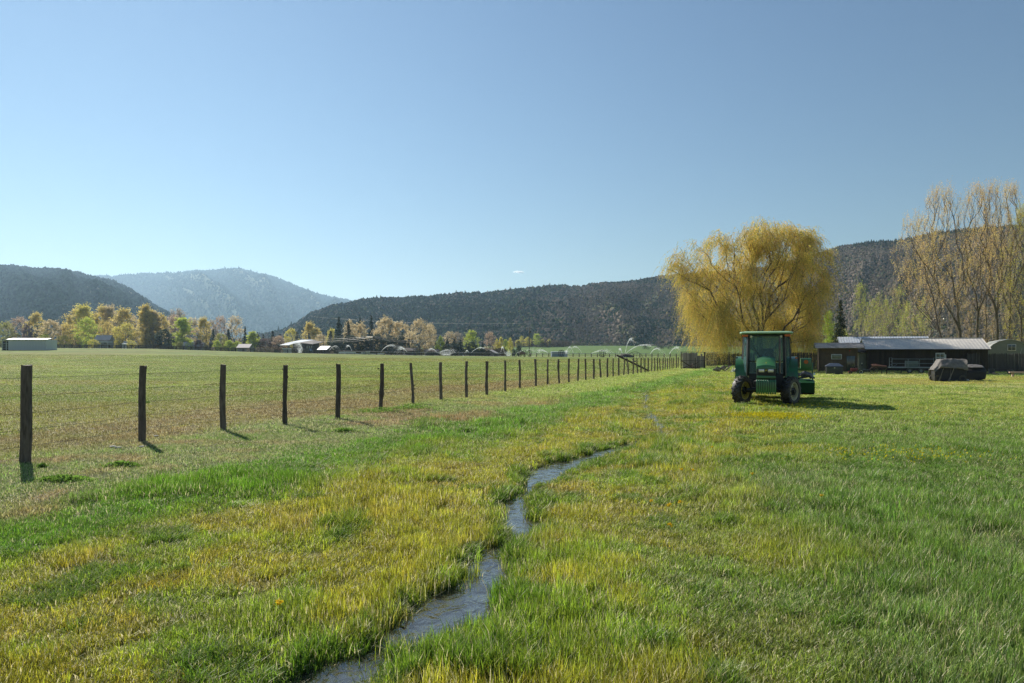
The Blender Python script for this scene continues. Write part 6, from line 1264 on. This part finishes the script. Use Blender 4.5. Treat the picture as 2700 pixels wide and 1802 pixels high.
jet(1152, 201, -4.0, 1.3, 'jet rising left under the dark limbed cottonwood', 900, .3, .15); burst(1177, 199, 2.8, 1.9, 'wide white mist fan right of the dark limbed cottonwood', 2600); jet(1160, 199, 7.5, 1.0, 'faint low arc of spray over the wheel pipe before dark hedge', 900, .8, .6); jet(1236, 197, -1.5, .8, 'small sputter of spray on the pipe before the yellow green tree', 500)
jet(1243, 197, 6.5, 1.7, 'long thin jet rising right past the yellow green tree', 900, .2, .12); jet(1330, 192, -1.3, 1.9, 'steep bright jet before the small dark cabin', 1000, .2, .25); burst(1340, 191, 1.1, 1.7, 'white splash of mist at the foot of the steep jet', 1300); jet(1362, 190, 9, 1.1, 'faint arc of spray over the irrigation drive unit', 500, .5, .6); jet(1445, 186, -5.0, 1.1, 'low arc of spray left of the blue grey meadow shed', 1100, .8, .5)
jet(1512, 182, -2.3, 1.9, 'steep thin jet left one right of the blue grey meadow shed', 500, .2, .15); jet(1534, 180, -4.0, 2.0, 'steep thin jet right one right of the blue grey meadow shed', 500, .2, .15); jet(1492, 184, .5, .8, 'soft mist at the right end wall of the blue grey meadow shed', 700, .8, 1.2)
jet(1640, 150, -1.0, 1.3, 'small steep jet left of the long slanting pipe', 600, .3, .25); jet(1650, 150, 9.5, 2.2, 'longest jet rising right over the meadow toward the willow', 1400, .15, .12); jet(1648, 152, 2.8, 3.6, 'tall thin jet climbing above the meadow', 800, .2, .15); jet(1560, 152, 7, .9, 'low mist arc before the earth bank', 900, .8, .6); jet(1715, 150, 3.6, 1.4, 'pale jet rising right near the far fence posts', 500, .3, .2); jet(1765, 140, 3.5, 1.6, 'faint jet rising right beside the steel gate', 500, .5, .3)
# earth bank
bx_ = ell(rg, 10, (0, 0, 0), (1, 1, 1)); b = PB(); bmesh.ops.create_icosphere(b.bm, subdivisions=3, radius=1)
for v_ in b.bm.verts: v_.co = Vector((v_.co.x * 2.0, v_.co.y * 1.5, v_.co.z * .8)) * (1 + .12 * (random.random() - .5))
tag(b.build('earth_mound', M('dark_soil', (.09, .07, .055), .95, bump=.5, scale=2), None, ga(1650, 175, .1)), 'dark soil mound before the green meadow near the slanting pipe', 'mound')
# utility poles and cables
POLE = M('pole_wood', (.10, .085, .07), .9, scale=3); CAB = M('cable_metal', (.55, .54, .52), .35, .4)
def pole(px, d, top, label, arm=True, r=.13):
    p = ga(px, d); h = CH + (HY - top) / F * d - p.z; e = empty('utility_pole', p, 0, label, 'utility pole', 'utility poles across the valley'); PB().cyl((0, 0, -.3), (0, 0, h), r, r * .75, 8).build('pole', POLE, e)
    if arm:
        PB().box((0, 0, h - .35), (2.3, .12, .12)).build('crossarm', POLE, e, shade=False); [PB().cyl((x, 0, h - .3), (x, 0, h - .1), .05, n=6).build('insulator', CHR, e) for x in (-1.05, 0, 1.05)]
    return p + Vector((0, 0, h))
pA = pole(1396, 245, 864, 'tall utility pole with crossarm before the green meadow'); PB().box((.35, 0, 0), (.4, .3, .7), .05).build('transformer', IRON, [o for o in bpy.data.objects if o.name.startswith('utility_pole')][-1], (0, 0, (pA - ga(1396, 245)).z - 1.6))
pB = pole(985, 250, 887, 'utility pole before the dark evergreen bushes'); pC = pole(853, 262, 880, 'thin utility pole right of the open barn', False, .1); pD = pole(646, 300, 862, 'utility pole left of the spruce cluster'); pE = pole(272, 320, 872, 'utility pole hidden among the yellow trees on the left', False)
def cable(a, b_, sag, label):
    pts = [a.lerp(b_, t) + Vector((0, 0, -4 * sag * t * (1 - t))) for t in np.linspace(0, 1, 17)]; c = pts[0].copy(); tag(PB().tube([p - c for p in pts], .021, 4).build('overhead_cable', CAB, None, c), label, 'cable', 'overhead cables across the valley')
cable(pA, GP(600, 868, 300), 3.2, 'upper sagging overhead cable from the crossarm pole to the left trees'); cable(pA + Vector((1, 0, -.35)), GP(600, 873, 300), 3.2, 'second sagging overhead cable from the crossarm pole to the left trees'); cable(GP(600, 868, 300), GP(380, 863, 330), .4, 'high thin cable across the left trees'); cable(GP(1700, 846, 260), pA, 1.5, 'faint cable right of the crossarm pole over the hill')
cable(pB, GP(650, 882, 300), 1.6, 'top cable running left from the evergreen bush pole'); cable(pB + Vector((0, 0, -.4)), GP(650, 886, 300), 1.9, 'middle cable running left from the evergreen bush pole'); cable(pB + Vector((0, 0, -1.1)), GP(840, 901, 262), .5, 'lower cable running left from the evergreen bush pole toward the barn')
cable(pB, GP(1100, 899, 240), .5, 'upper cable running right from the evergreen bush pole'); cable(pB + Vector((0, 0, -.5)), GP(1100, 903, 240), .5, 'lower cable running right from the evergreen bush pole'); cable(GP(1100, 899, 240), GP(1430, 899, 240), .3, 'long low cable crossing before the yellow green tree'); cable(GP(820, 835, 400), GP(1500, 850, 300), 2.0, 'highest faint cable crossing the dark wooded hill'); cable(GP(380, 887, 300), GP(640, 905, 280), .5, 'low cable across the column poplars')
